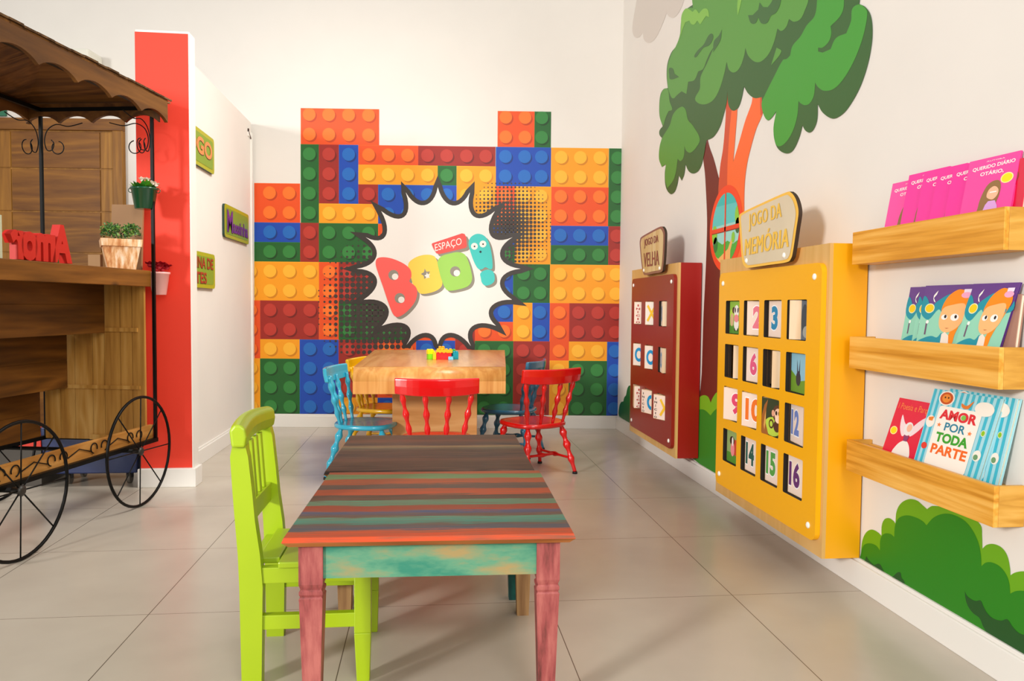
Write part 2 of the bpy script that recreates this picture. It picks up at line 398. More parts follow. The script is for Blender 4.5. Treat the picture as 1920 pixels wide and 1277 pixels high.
for s_ in blocks.split(';'):
    x0, x1, k0, k1, c = s_.split(); x0, x1, k0, k1 = float(x0), float(x1), int(k0), int(k1)
    z1, z0 = min(zr(k0), 2.354), max(zr(k1), .099); zm = (z0+z1)/2
    t0, t1 = colt(x0, zm), colt(x1, zm)
    base, face, dark = CM[c]
    F = Face(bw(t0, z0), BD*(t1-t0), V3((0, 0, z1-z0))); F.rect(mb, 0, 0, 1, 1, PR(face), H0)
    e = .003; W_, Hh = t1-t0, z1-z0
    F.rect(mb, e/W_, 0, 1, 1-e/Hh, PR(base), H0+.0004)
    for ts in studt:
        if ts < t0-.03 or ts > t1+.02: continue
        for k in range(k0, k1):
            zc = zr(k)-.070
            def disc(dx, dz, r, m, h):
                pts = []
                for i in range(26):
                    th = 2*pi*i/26; t = min(max(ts+dx+r*cos(th), t0), t1); z = min(max(zc+dz+r*sin(th), z0), z1); pts.append(bw(t, z, h))
                mb.poly(pts, m, BN)
            disc(.010, -.011, .047, PR(dark), H0+.0008); disc(0, 0, .0475, PR(face), H0+.0012)
            disc(.0015, -.0015, .0445, PR({'O': '#f87420', 'G': '#2f8038', 'R': '#b93528', 'B': '#1a68bd', 'Y': '#f9b52e'}[c]), H0+.0016)
mb.build('brick_print', mural)
# halftone dots
DK = M('#3a322c', .45)
mb = MB()
def bdot(x, y, r, h, m=DK, n=10):
    t, z = btz(x, y); mb.poly([bw(t+r*cos(2*pi*i/n), z+r*sin(2*pi*i/n), h) for i in range(n)], m, BN)
for i in range(22):
    for j in range(22):
        x, y = 886+7.3*i, 344+7.3*j
        d = sqrt(((x-955)/74)**2+((y-425)/84)**2); 
        if d > 1.12: continue
        rr = .0195*(1-.80*(d/1.1)**1.3)
        bdot(x, y, max(rr, .003), H0+.0020)
for i in range(17):
    for j in range(22):
        x, y = 598+10.6*i, 440+10.5*j
        if y > 676: continue
        d = sqrt(((x-715)/112)**2+((y-575)/128)**2)
        if d > 1.08: continue
        bdot(x, y, max(.026*(1-.75*d**2), .005), H0+.0020)
mb.build('halftone_dots', mural)['kind'] = 'stuff'
# starburst
tips = [(821, 329), (890, 340), (950, 377), (983.5, 437), (1001, 504), (988, 574), (950, 630), (890, 656), (821, 660), (757, 653), (694, 632), (656, 569), (642, 504), (656, 434.5), (694.6, 376), (752, 340)]
itip = [(821, 351), (881, 361), (928, 396), (961, 445), (976, 504), (960, 562), (930, 611), (883, 649), (821, 646), (762, 647), (716, 611), (682, 562), (669, 504), (686, 445), (715, 396), (761, 361)]
vout = [(849, 377), (893, 398), (928, 437), (946, 481), (947, 522), (927, 572), (893, 610), (853, 631), (795, 632), (758, 612), (719, 574), (702, 524), (705, 482), (722, 437), (756, 402), (795, 377)]
vin = [(848, 385.5), (888, 406), (920, 442), (938, 481), (938, 526), (919, 577), (885, 612), (846, 624), (798, 624), (764, 610), (726, 574), (707, 524), (706, 481), (723, 443), (758, 407), (796, 385)]
def burst(tp, vl, e):
    out = []; k = len(tp)
    for i in range(k):
        A, B, V_ = V3(tp[i]), V3(tp[(i+1) % k]), V3(vl[i])
        Q = (8*V_-A-B)/6; P1 = Q+(A-B)*e; P2 = Q-(A-B)*e
        for j in range(12):
            t = j/12; p = A*(1-t)**3+P1*3*t*(1-t)**2+P2*3*t*t*(1-t)+B*t**3; out.append(p)
    return out
def bpoly(mbx, pts, m, h, sm=0, holes=()):
    f = lambda P: [bw(*btz(p[0], p[1]), h) for p in (smooth_loop(P, sm) if sm else P)]
    mbx.poly(f(pts), m, BN, [f(q) for q in holes])
mb = MB(); kb = 16; inner = burst(itip, vin, .27); BKM = M('#352e29', .4); SW = 8.6
def nrm2(a, b): d = (V3(b)-V3(a)).normalized(); return V3((d.y, -d.x))
for i in range(kb):
    C_ = inner[i*12:(i+1)*12]+[inner[((i+1)*12) % len(inner)]]
    off = [V3(c)+nrm2(C_[max(j-1, 0)], C_[min(j+1, 12)])*SW for j, c in enumerate(C_)]
    bpoly(mb, [(q.x, q.y) for q in C_]+[(q.x, q.y) for q in off[::-1]], BKM, H0+.0026)
    P_ = inner[(i*12-1) % len(inner)]; ol = V3(itip[i])+nrm2(P_, itip[i])*SW
    bpoly(mb, [(itip[i][0], itip[i][1]), (ol.x, ol.y), tips[i], (off[0].x, off[0].y)], BKM, H0+.0026)
mb.build('starburst_outline', mural)
mb = MB(); bpoly(mb, burst(itip, vin, .27), M('#efeae4', .4), H0+.0032); mb.build('starburst_panel', mural)
# logo
zc_ = lambda L: [(640+a/3.755, 320+b/3.755) for a, b in L]
off_ = lambda P, dx, dy: [(x+dx, y+dy) for x, y in P]
SH = M('#8f8a7d', .5)
Bs = zc_([(243, 660), (250, 622), (285, 610), (340, 615), (400, 635), (455, 665), (488, 700), (494, 745), (480, 780), (505, 800), (530, 828), (534, 875), (515, 930), (470, 985), (425, 1020), (390, 1030), (362, 1005), (330, 925), (295, 820), (258, 715)])
Os = zc_([(472, 690), (478, 645), (530, 608), (595, 592), (650, 600), (672, 630), (690, 690), (708, 760), (708, 810), (670, 845), (600, 866), (550, 862), (525, 820), (505, 800), (490, 750)])
Gs = zc_([(678, 640), (705, 603), (760, 585), (820, 574), (868, 590), (895, 640), (915, 710), (920, 770), (890, 815), (820, 838), (755, 845), (725, 815), (700, 750), (685, 690)])
Ts = zc_([(896, 520), (905, 478), (935, 452), (970, 445), (1010, 462), (1038, 505), (1055, 570), (1064, 640), (1062, 690), (1040, 693), (1015, 680), (990, 695), (965, 692), (940, 655), (915, 590)])
Td = zc_([(978, 725), (1000, 706), (1035, 697), (1065, 708), (1078, 735), (1078, 775), (1055, 800), (1015, 810), (990, 790), (982, 755)])
Es = zc_([(637, 520), (640, 512), (850, 442), (868, 447), (880, 470), (884, 535), (872, 545), (690, 588), (670, 582), (650, 550)])
star = zc_([(588, 690), (600, 712), (626, 710), (612, 732), (622, 752), (598, 750), (585, 765), (580, 740), (560, 728), (582, 715)])
def letter(nm, shp, col, h, holes=(), sh=(4.6, 4.2)):
    mb = MB(); bpoly(mb, off_(shp, *sh), SH, H0+.0036, 4); bpoly(mb, shp, M(col, .4), h, 4)
    for hp, smx in holes:
        bpoly(mb, hp, SH, h+.0004, smx); bpoly(mb, [(x+(2.0), y+2.0) if 0 else (x*.62+cx*.38+3, y*.62+cy*.38+3) for x, y in hp for cx, cy in [(sum(q[0] for q in hp)/len(hp), sum(q[1] for q in hp)/len(hp))]], M('#efeae4', .4), h+.0008, smx)
    o = mb.build('logo_letter', mural); o['label'] = nm; return o
circ = lambda a, b, r, n=12: zc_([(a+r*cos(2*pi*i/n), b+r*sin(2*pi*i/n)) for i in range(n)])
letter('yellow round letter with a star hole', Os, '#fdd24e', H0+.0044, [(star, 0)])
letter('red letter B', Bs, '#fb5f58', H0+.0050, [(circ(368, 735, 36), 2), (circ(412, 898, 36), 2)])
letter('green round letter with a hole', Gs, '#9bd158', H0+.0054, [(circ(802, 710, 36), 2)])
letter('teal exclamation mark', Ts, '#3cc9c2', H0+.0050)
letter('dot of the teal exclamation mark', Td, '#3cc9c2', H0+.0050)
mb = MB(); 
for (a, b) in ((937, 533), (997, 517)):
    bpoly(mb, circ(a, b, 24), M('#f3efe9', .4), H0+.0056, 2); bpoly(mb, circ(a+1, b+1, 6), M('#222222', .5), H0+.006, 2)
bpoly(mb, [(x, y) for x, y in circ(980, 572, 8)], M('#12303a', .5), H0+.0056, 2); mb.build('eyes', mural)
mb = MB(); bpoly(mb, off_(Es, 5, 5), SH, H0+.0048, 0); bpoly(mb, Es, M('#f2504a', .4), H0+.0060)
t0, z0 = btz(812, 478); t1, z1 = btz(866, 478)
F = Face(bw(*btz(813, 474)), bw(*btz(869, 459.5))-bw(*btz(813, 474)), bw(*btz(811.5, 458))-bw(*btz(813, 474)))
F.text(mb, 'ESPAÇO', .06, -.08, .95, .92, WHITE, H0+.0066+.0*1, off=.0)
mb.build('red_name_plate', mural)

# ------------------------------------------------------------------ tree mural + bushes on the right wall
def rw(p, h): q = onX(p[0], p[1], XW); q.z = max(q.z, .099); return q + V3((-h, 0, 0))
def rpoly(mbx, pts, m, h, sm=0):
    P = [rw(p, h) for p in (curvy(pts) if sm >= 0 else pts)]
    for p in P: p.z = max(p.z, .099)
    mbx.poly(P, m, (-1, 0, 0))
zt = lambda L: [(1160+a/3.36, b/3.36) for a, b in L]
tree = thing('tree_mural', 'painted green tree with a round window in its trunk on the right wall', 'wall mural', (XW, 3.6, .1))
TK = []
mb = MB()
rpoly(mb, zt([(560, 870), (575, 930), (600, 1000), (632, 1120), (700, 1120), (720, 1400)]) + [(1365, 500), (1365, 880), (1310, 850), (1316, 700), (1319, 600), (1322, 537), (1325, 467), (1326, 410), (1323, 340)] + zt([(543, 1080), (535, 990)]), M('#6e2417', .5), .0010)
rpoly(mb, zt([(688, 560), (722, 560), (715, 800), (700, 1000), (688, 1200), (690, 1500), (690, 1650), (640, 1650), (628, 1277), (640, 1060), (660, 930), (675, 750)]), M('#d04d28', .5), .0016)
rpoly(mb, zt([(722, 640), (748, 640), (738, 850), (724, 1020), (760, 900), (800, 760), (840, 650), (860, 560), (920, 560), (912, 705), (870, 810), (835, 930), (810, 1040), (797, 1150), (793, 1300), (800, 1600), (820, 1900), (675, 1900), (685, 1300), (690, 1000)]), M('#f96a2a', .5), .0020)
rpoly(mb, zt([(895, 610), (912, 600), (912, 705), (897, 730)]), M('#d04d28', .5), .0024)
mb.build('trunk', tree)
D = [(480, -60), (470, 30), (440, 50), (405, 80), (395, 150), (390, 220), (365, 290), (335, 330), (310, 400), (305, 480), (312, 555), (285, 562), (265, 600), (258, 680), (262, 740), (280, 795), (260, 822), (260, 850), (275, 870), (262, 920), (257, 1000), (275, 1052), (300, 1035), (293, 1100), (300, 1180), (328, 1222), (352, 1212), (370, 1170), (382, 1105), (400, 1138), (415, 1100), (424, 1035), (445, 1080), (475, 1093), (510, 1070), (535, 1000), (555, 885), (600, 862), (640, 800), (665, 720), (685, 640), (688, 575), (693, 650), (708, 687), (730, 698), (755, 680), (775, 630), (793, 545), (820, 590), (860, 618), (905, 612), (912, 700), (940, 757), (965, 745), (998, 700), (980, 800), (985, 880), (1010, 940), (1060, 967), (1100, 950), (1140, 870), (1162, 790), (1180, 822), (1208, 835), (1235, 810), (1255, 750), (1258, 655), (1290, 710), (1350, 747), (1400, 730), (1450, 680), (1520, 560), (1570, 420), (1598, 280), (1603, 170), (1590, 90), (1560, 45), (1520, 25), (1530, -60), (1520, -200), (1400, -330), (1200, -430), (950, -440), (700, -380), (520, -220)]
mb = MB(); rpoly(mb, zt(D), M('#316028', .5), .0028)
G1, G2 = M('#57993a', .5), M('#3f9a2e', .5)
rpoly(mb, zt([(905, 650), (925, 600), (985, 480), (1040, 378), (1062, 372), (1085, 350), (1100, 290), (1150, 230), (1190, 160), (1240, 100), (1255, 0), (1260, -200), (1430, -200), (1425, 0), (1420, 60), (1395, 110), (1340, 165), (1345, 210), (1330, 260), (1290, 300), (1262, 300), (1262, 325), (1290, 332), (1340, 310), (1375, 240), (1440, 210), (1470, 130), (1478, 55), (1520, 28), (1558, 50), (1572, 80), (1560, 170), (1530, 280), (1480, 400), (1420, 500), (1360, 560), (1300, 572), (1262, 550), (1243, 520), (1235, 600), (1210, 650), (1180, 663), (1150, 650), (1138, 635), (1130, 730), (1100, 830), (1050, 905), (1005, 920), (985, 870), (980, 800), (998, 700), (965, 745), (940, 757), (914, 710)]), G2, .0032)
rpoly(mb, zt([(475, -200), (472, 50), (440, 52), (405, 85), (395, 150), (388, 225), (362, 295), (338, 335), (312, 420), (312, 540), (325, 590), (345, 620), (370, 600), (400, 575), (430, 592), (442, 515), (480, 505), (505, 450), (535, 435), (556, 385), (578, 335), (600, 300), (620, 260), (560, 400), (520, 485), (515, 560), (485, 622), (505, 650), (550, 657), (600, 630), (640, 560), (670, 460), (685, 390), (700, 440), (730, 457), (765, 430), (795, 350), (803, 300), (820, 350), (860, 388), (900, 388), (950, 340), (985, 260), (1005, 180), (1030, 195), (1060, 170), (1078, 120), (1110, 137), (1150, 120), (1180, 60), (1200, 0), (1205, -200)]), G1, .0032)
rpoly(mb, zt([(262, 640), (268, 600), (288, 562), (312, 560), (325, 640), (340, 690), (318, 700), (300, 740), (285, 792), (268, 760), (260, 700)]), G1, .0033)
rpoly(mb, zt([(400, 672), (425, 690), (440, 755), (470, 790), (515, 875), (492, 930), (455, 962), (430, 950), (418, 920), (415, 980), (395, 1015), (375, 1000), (365, 1080), (345, 1140), (310, 1185), (296, 1130), (300, 1035), (275, 1052), (257, 1000), (262, 920), (280, 865), (325, 790), (350, 715)]), M('#519633', .5), .0034)
rpoly(mb, zt([(1000, 300), (1030, 325), (965, 412)]), G1, .0034)
for A in ([(480, 355), (500, 320), (540, 280), (570, 225), (592, 212), (600, 238), (575, 285), (540, 300), (515, 330), (490, 362)], [(605, 260), (635, 225), (655, 185), (645, 255), (600, 330)], [(820, 96), (850, 95), (885, 60), (893, 15), (915, 45), (945, 45), (970, 10), (1000, -60), (1030, -60), (1022, 30), (995, 82), (965, 100), (940, 145), (905, 147), (885, 110), (865, 148), (838, 145)], [(322, 430), (345, 432), (355, 465), (385, 485), (330, 500), (322, 470)]):
    rpoly(mb, zt(A), M('#37682f', .5), .0040)
rpoly(mb, zt([(398, 170), (400, 100), (425, 55), (450, 60), (470, 75), (490, 60), (510, 85), (540, 55), (565, 60), (575, 108), (555, 100), (535, 130), (518, 155), (500, 130), (480, 155), (460, 150), (450, 130), (425, 140), (405, 190), (392, 240)]), M('#7fbb45', .5), .0040)
rpoly(mb, zt([(755, 100), (752, 40), (765, -60), (785, -60), (775, 20)]), M('#7fbb45', .5), .0040)
mb.build('foliage', tree)
# round window
cw = thing  # (window is a part of the painted tree)
Yc, Zc, Rw = 3.548, 1.297, .205
mb = MB(); WF = Face((XW, Yc, Zc), (0, -1, 0), (0, 0, 1))
WF.disc(mb, 0, 0, Rw, Rw, M('#f2481c', .5), .0030, 48)
r_ = Rw-.036
def inw(pts): # clip to the round pane
    return [(a*min(1, r_/max(1e-6, sqrt(a*a+b*b))), b*min(1, r_/max(1e-6, sqrt(a*a+b*b)))) for a, b in pts]
WF.disc(mb, 0, 0, r_, r_, M('#9fd9cf', .5), .0036, 48)
WF.poly(mb, inw([(-.3+.05*i, .02) for i in range(13)]+[(.2*cos(radians(a)), .2*sin(radians(a))) for a in range(4, 178, 6)]), M('#5cc8c4', .5), .0039)
WF.poly(mb, inw([(.2*cos(radians(a)), .2*sin(radians(a))) for a in range(40, 142, 6)]), M('#35bcb6', .5), .0041)
WF.poly(mb, inw([(-.15, -.07), (-.09, -.055), (-.03, -.075), (.03, -.06), (.1, -.08), (.16, -.07)]+[(.2*cos(radians(a)), .2*sin(radians(a))) for a in range(-25, -156, -8)]), M('#4fae3a', .5), .0041)
WF.poly(mb, inw([(.09, -.04), (.04, -.10), (-.08, -.14)]+[(.2*cos(radians(a)), .2*sin(radians(a))) for a in range(-130, -60, 8)]+[(.07, -.11), (.10, -.06)]), M('#f0b568', .5), .0043)
for (a, b, r1, c) in ((-.135, -.02, .035, '#8ccc3e'), (-.12, -.07, .03, '#2f7a35'), (.15, .05, .035, '#8ccc3e'), (.15, -.0, .028, '#2e6a3a'), (.10, -.05, .02, '#8ccc3e')):
    WF.poly(mb, inw([(a+r1*cos(2*pi*i/16), b+r1*1.3*sin(2*pi*i/16)) for i in range(16)]), M(c, .5), .0045)
WF.rect(mb, -.008, -r_, .008, r_, M('#e8481f', .5), .0050); WF.rect(mb, -r_, -.012, r_, .008, M('#e8481f', .5), .0050); WF.rect(mb, -r_, -.016, r_, -.012, M('#8c2a12', .5), .0051)
mb.build('round_window', tree)
mb = MB(); rpoly(mb, zt([(150, -260), (125, -60), (100, 80), (87, 180), (98, 228), (125, 236), (153, 205), (162, 252), (190, 270), (225, 250), (265, 180), (303, 85), (322, 107), (350, 110), (385, 70), (412, 0), (430, -150), (400, -260)]), M('#d5ccc2', .6), .0012)
tag(mb.build('cloud_mural'), 'pale grey painted cloud left of the tree crown', 'wall mural')
zb = lambda L: [(1560+a/3.386, 900+b/3.386) for a, b in L]
bush = thing('bush_mural', 'painted green bushes above the right baseboard under the book shelves', 'wall mural', (XW, 1.9, .1))
mb = MB()
rpoly(mb, zb([(186, 470), (192, 400), (203, 360), (225, 327), (255, 315), (290, 330), (316, 354), (318, 290), (335, 250), (362, 242), (388, 256), (405, 277), (412, 200), (440, 148), (490, 122), (540, 130), (575, 158), (605, 185), (640, 165), (720, 175), (850, 205), (945, 285), (955, 360), (957, 437), (985, 412), (1030, 407), (1080, 430), (1115, 480), (1133, 560), (1135, 606), (1165, 588), (1219, 580), (1330, 600), (1420, 700), (1500, 900), (1500, 1500), (900, 1500), (500, 900), (180, 600)]), M('#68a610', .5), .0012)
mb.build('light_leaves', bush)
mb = MB(); rpoly(mb, zb([(186, 470), (205, 415), (240, 402), (280, 415), (307, 447), (312, 372), (335, 342), (372, 342), (398, 362), (405, 285), (430, 240), (480, 225), (540, 240), (580, 263), (603, 288), (650, 238), (710, 215), (770, 220), (840, 255), (890, 310), (930, 390), (948, 470), (952, 548), (980, 525), (1020, 524), (1070, 550), (1110, 600), (1130, 660), (1135, 722), (1170, 706), (1219, 704), (1330, 730), (1420, 850), (1500, 1000), (1500, 1500), (900, 1500), (500, 900), (180, 600)]), M('#23800f', .5), .0018)
mb.build('green_leaves', bush)
mb = MB(); rpoly(mb, zb([(848, 705), (862, 735), (890, 758), (920, 768), (948, 765), (965, 800), (990, 845), (1030, 880), (1080, 893), (1118, 885), (1150, 930), (1190, 970), (1230, 985), (1300, 1000), (1420, 1100), (1500, 1500), (1100, 1400), (960, 920), (940, 875), (900, 845), (868, 800), (852, 750)]), M('#16501a', .5), .0024)
rpoly(mb, zb([(222, 483), (236, 508), (270, 540), (305, 533), (325, 565), (345, 600), (260, 580), (215, 520)]), M('#16501a', .5), .0024)
rpoly(mb, zb([(435, 585), (445, 620), (465, 650), (450, 680), (380, 640), (400, 605)]), M('#16501a', .5), .0024)
mb.build('dark_leaves', bush)
b2 = thing('bush_mural', 'painted green bush on the wall between the red and yellow game cabinets', 'wall mural', (XW, 3.6, .1))
mb = MB(); rpoly(mb, [(1300, 860), (1300, 760), (1312, 745), (1320, 741), (1328, 744), (1333, 755), (1338, 744), (1346, 735), (1365, 735), (1380, 760), (1380, 940)], M('#78b41c', .5), .0014); mb.build('light_leaves', b2)
mb = MB(); rpoly(mb, [(1300, 860), (1300, 778), (1312, 768), (1322, 769), (1333, 779), (1340, 770), (1352, 763), (1370, 770), (1380, 790), (1380, 940)], M('#2c861e', .5), .0020); mb.build('green_leaves', b2)
mb = MB(); rpoly(mb, [(1161.5, 781), (1161.5, 762), (1165, 754), (1169, 753), (1171, 745), (1174, 741), (1176, 731), (1179, 724), (1183, 723), (1190, 726), (1196, 740), (1200, 830)], M('#1f6a2a', .5), .0014)
tag(mb.build('bush_mural'), 'small dark green painted bush at the room corner beside the red cabinet', 'wall mural')

# ------------------------------------------------------------------ game cabinets
PLY = wood('#d0a45e', '#d6ab68', '#dcb373', 'z', 7, 16, .45, 'plywood_face', contrast=.5)
DARKIN = M('#1c130a', .8)  # cabinet inside; also darkens window-hole edges in place of recess shade
BLKW = wood('#dcb98f', '#ebcda8', '#f2dcc0', 'z', 9, 12, .5, 'block_wood', contrast=.4)
def cabinet(name, label, cat, Y0, Y1, Z0, Z1, XF, colr, side, pan, wins, hole, screw):
    """body against the wall, ply face, coloured front panel with window holes"""
    t = thing(name, label, cat, (XW, (Y0+Y1)/2, Z0)); cm = M(side, .4)
    mb = MB(); k = .012
    mb.box((XF+k, Y0, Z0), (XW-.006, Y0+k, Z1), cm); mb.box((XF+k, Y1-k, Z0), (XW-.006, Y1, Z1), cm)
    mb.box((XF+k, Y0+k, Z0), (XW-.006, Y1-k, Z0+k), cm); mb.box((XF+k, Y0+k, Z1-k), (XW-.006, Y1-k, Z1), cm)
    mb.box((XW-.012, Y0+k, Z0+k), (XW-.006, Y1-k, Z1-k), DARKIN)
    mb.build('body', t)
    F = Face((XF, 0, 0), (0, -1, 0), (0, 0, 1)); P = lambda y, z, x=XF: V3((x, y, z))
    H = []
    for (ya, yb, za, zb_) in wins: H.append([(y, z) for y, z in rrect(ya, za, yb, zb_, .006, 3)])
    mb = MB(); mb.plate([P(Y0, Z0), P(Y1, Z0), P(Y1, Z1), P(Y0, Z1)], k, (-1, 0, 0), PLY, [[P(y, z) for y, z in h] for h in H], None, DARKIN); mb.build('face_board', t)
    pY0, pY1, pZ0, pZ1 = pan; XP = XF-.018
    mb = MB(); mb.plate([P(y, z, XP) for y, z in rrect(pY0, pZ0, pY1, pZ1, .032, 6)], .0175, (-1, 0, 0), M(colr, .35), [[P(y, z, XP) for y, z in h] for h in H], None, DARKIN)
    o = mb.build('front_panel', t)
    for (y, z) in ((pY0+screw, pZ0+screw), (pY1-screw, pZ0+screw), (pY0+screw, pZ1-screw), (pY1-screw, pZ1-screw)):
        mb = MB(); mb.lathe((XP+.001, y, z), (XP-.006, y, z), [(0, .011), (.5, .011), (.85, .008), (1, .004)], M('#f4f0e6', .25), 14); mb.build('screw_cap', t)
    return t, XP
def sign(parent_name, label, cat, outline, XS, inner, face_col, edge_col, lines, screws):
    """rounded trapezoid sign board standing proud of a cabinet"""
    P = [onX(x, y, XS) for x, y in outline]; c = sum(P, V3())/len(P)
    P = smooth_loop(P, 5)
    t = thing(parent_name, label, cat, c)
    mb = MB(); mb.plate(P, .014, (-1, 0, 0), M(edge_col, .35), (), M('#33200f', .6)); mb.build('board', t)
    Q = [c + (p-c)*inner + V3((-.0012, 0, 0)) for p in P]
    mb = MB(); mb.poly(Q, face_col, (-1, 0, 0)); mb.build('face', t)
    mb = MB()
    for txt, quad, col in lines:  # quad: bottom-left, bottom-right, top-left pixels
        A, B, C_ = [onX(x, y, XS-.0024) for x, y in quad]
        F = Face(A, B-A, C_-A); 
        for kk in (-1, 0, 1): F.text(mb, txt, .011*kk, 0, 1+.011*kk, 1, M(col, .4), .0003*(kk+1), off=0, spacing=1.05)
    mb.build('lettering', t)
    for (x, y) in screws:
        p = onX(x, y, XS); mb = MB(); mb.lathe(p+V3((.001, 0, 0)), p+V3((-.006, 0, 0)), [(0, .011), (.6, .010), (1, .004)], M('#f4f0e6', .25), 12); mb.build('screw_cap', t)
    return t

wy = [(3.143, 3.0), (2.955, 2.812), (2.768, 2.625), (2.581, 2.440)]
wz = [(.807, .947), (.622, .763), (.444, .583), (.262, .402)]
wins = [(b, a, z0, z1) for (z0, z1) in wz for (a, b) in wy]
yc, XP = cabinet('game_cabinet', 'yellow wall game cabinet with sixteen numbered block windows', 'game', 2.333, 3.262, .100, 1.127, 1.277, '#f2ae00', '#eca400', (2.347, 3.222, .150, 1.066), wins, None, .045)
def block(parent, cy, cz, cx, s, hgt, ang, front=None, near=None, lab=None):
    """wooden cube turning on a vertical axle; front face looks at -X, left face is its far side"""
    mb = MB(); a = radians(ang)
    rot = lambda v: V3((v[0]*cos(a)-v[1]*sin(a), v[0]*sin(a)+v[1]*cos(a), v[2]))
    ctr = V3((cx, cy, cz)); h = s/2; z = hgt/2
    c8 = [ctr+rot((x*h, y*h, zz*z)) for zz in (-1, 1) for x, y in ((-1, -1), (1, -1), (1, 1), (-1, 1))]
    mb.hexa(c8, BLKW); mb.tube([ctr+V3((0, 0, -z-.035)), ctr+V3((0, 0, z+.035))], .004, BLKW, 8)
    if front: 
        F = Face(ctr+rot((-h, h, -z)), rot((0, -s, 0)), V3((0, 0, hgt))); front(mb, F)
    if near:
        F = Face(ctr+rot((-h, -h, -z)), rot((s, 0, 0)), V3((0, 0, hgt))); near(mb, F)
    o = mb.build('picture_block', parent)
    if lab: o['label'] = lab
    return o
def num(t, col, a0=.22, a1=.8, paper='#f3dccb', halo='#ffffff'):
    def f(mb, F):
        F.rect(mb, .02, .02, .98, .98, M(paper, .5), .0005)
        F.text(mb, t, a0-.02, .17, a1+.02, .88, M(halo, .5), .0009, off=.07); F.text(mb, t, a0, .20, a1, .85, M(col, .45), .0013, off=.05)
    return f
def cow(mb, F):
    F.rect(mb, 0, 0, 1, 1, M('#8fc043', .5), .0005); F.rect(mb, 0, 0, 1, .25, M('#4f8f2d', .5), .0007); F.disc(mb, .2, .6, .2, .15, M('#b9d94e', .5), .0008)
    F.disc(mb, .33, .72, .12, .10, M('#4a2417', .5), .0010); F.disc(mb, .85, .72, .12, .10, M('#4a2417', .5), .0010)
    F.disc(mb, .58, .68, .20, .20, WHITE, .0012); F.disc(mb, .48, .72, .05, .08, M('#2a1712', .5), .0014); F.disc(mb, .7, .72, .05, .08, M('#2a1712', .5), .0014)
    F.disc(mb, .58, .3, .2, .2, WHITE, .0012); F.disc(mb, .58, .47, .2, .12, M('#f08d92', .5), .0016); F.disc(mb, .2, .42, .14, .2, M('#d9b489', .5), .0011)
    for a in (.45, .7): F.disc(mb, a, .12, .04, .05, M('#2a1712', .5), .0014)
def farm(mb, F):
    F.rect(mb, 0, 0, 1, 1, M('#93ad6a', .5), .0005); F.rect(mb, 0, 0, 1, .3, M('#4f8f2d', .5), .0007); F.disc(mb, .75, .5, .25, .25, M('#c8452f', .5), .0010)
    F.disc(mb, .45, .68, .2, .14, M('#3a2018', .5), .0012); F.disc(mb, .5, .42, .16, .22, M('#f08d92', .5), .0014); F.disc(mb, .5, .66, .07, .14, WHITE, .0015)
def monkey(mb, F):
    F.rect(mb, 0, 0, 1, 1, M('#2d3b20', .5), .0005); F.disc(mb, .55, .25, .42, .26, M('#b4cf45', .5), .0007)
    F.poly(mb, [(0, 0), (.35, 0), (.2, .3), (.22, .7), (.3, .98), (.12, .8), (0, .5)], M('#9a5b23', .5), .0009); F.poly(mb, [(.14, .1), (.2, .35), (.2, .65), (.15, .5), (.1, .25)], M('#d8a050', .5), .0011)
    F.disc(mb, .78, .62, .24, .24, M('#5a3420', .5), .0012); F.disc(mb, .56, .62, .07, .09, M('#e2a284', .5), .0013); F.disc(mb, .8, .6, .17, .17, M('#f2c3a4', .5), .0014); F.disc(mb, .82, .47, .15, .1, M('#f7d6bd', .5), .0016)
    F.disc(mb, .72, .64, .045, .06, M('#1a120e', .5), .0018); F.disc(mb, .86, .64, .045, .06, M('#1a120e', .5), .0018)
    F.disc(mb, .75, .28, .16, .16, M('#4d2c1b', .5), .0013); F.disc(mb, .48, .32, .12, .13, M('#4d2c1b', .5), .0013); F.disc(mb, .48, .32, .07, .08, M('#b4cf45', .5), .0014)
def grey(mb, F):
    F.rect(mb, 0, 0, 1, 1, M('#5f6670', .5), .0005); F.disc(mb, .2, .5, .2, .4, M('#3e444c', .5), .0007); F.disc(mb, .75, .4, .18, .3, M('#15171a', .5), .0009); F.disc(mb, .3, .2, .2, .15, M('#9b9a92', .5), .0008)
def bird(mb, F):
    F.rect(mb, 0, 0, 1, 1, M('#8ec3d6', .5), .0005); F.poly(mb, [(0, 0), (1, 0), (1, .35), (.6, .3), (0, .55)], M('#6f9a2b', .5), .0007)
    F.disc(mb, .5, .35, .16, .18, M('#3b3a3c', .5), .0010); F.poly(mb, [(.42, .4), (.4, .85), (.48, .55), (.54, .55), (.6, .85), (.6, .4)], M('#3b3446', .5), .0012)
yblk = [(cow, 0, 'cow picture block'), (num('2', '#e8788a', .32, .80), 12, 'block with pink 2'), (num('3', '#1487b4', .2, .62), 0, 'block with blue 3'), (None, 40, 'block turned between plain side and grey picture'),
        (None, -24, 'block showing plain wood'), (num('6', '#e05a84', .24, .66), 6, 'block with pink 6'), (None, -30, 'block showing plain wood'), (bird, -4, 'block with grey animal on grass'),
        (num('9', '#e0466c', .42, .9), 17, 'block with pink 9'), (num('10', '#ee7424', .2, .98), 13, 'block with orange 10'), (monkey, 10, 'monkey picture block'), (num('12', '#6f86c8', .07, .68), -7, 'block with blue 12'),
        (farm, 0, 'farm animal picture block'), (num('14', '#1f5a4c', .07, .70), 0, 'block with dark green 14'), (num('15', '#54a045', .07, .70), 0, 'block with green 15'), (num('16', '#632a6c', .07, .70), 0, 'block with purple 16')]
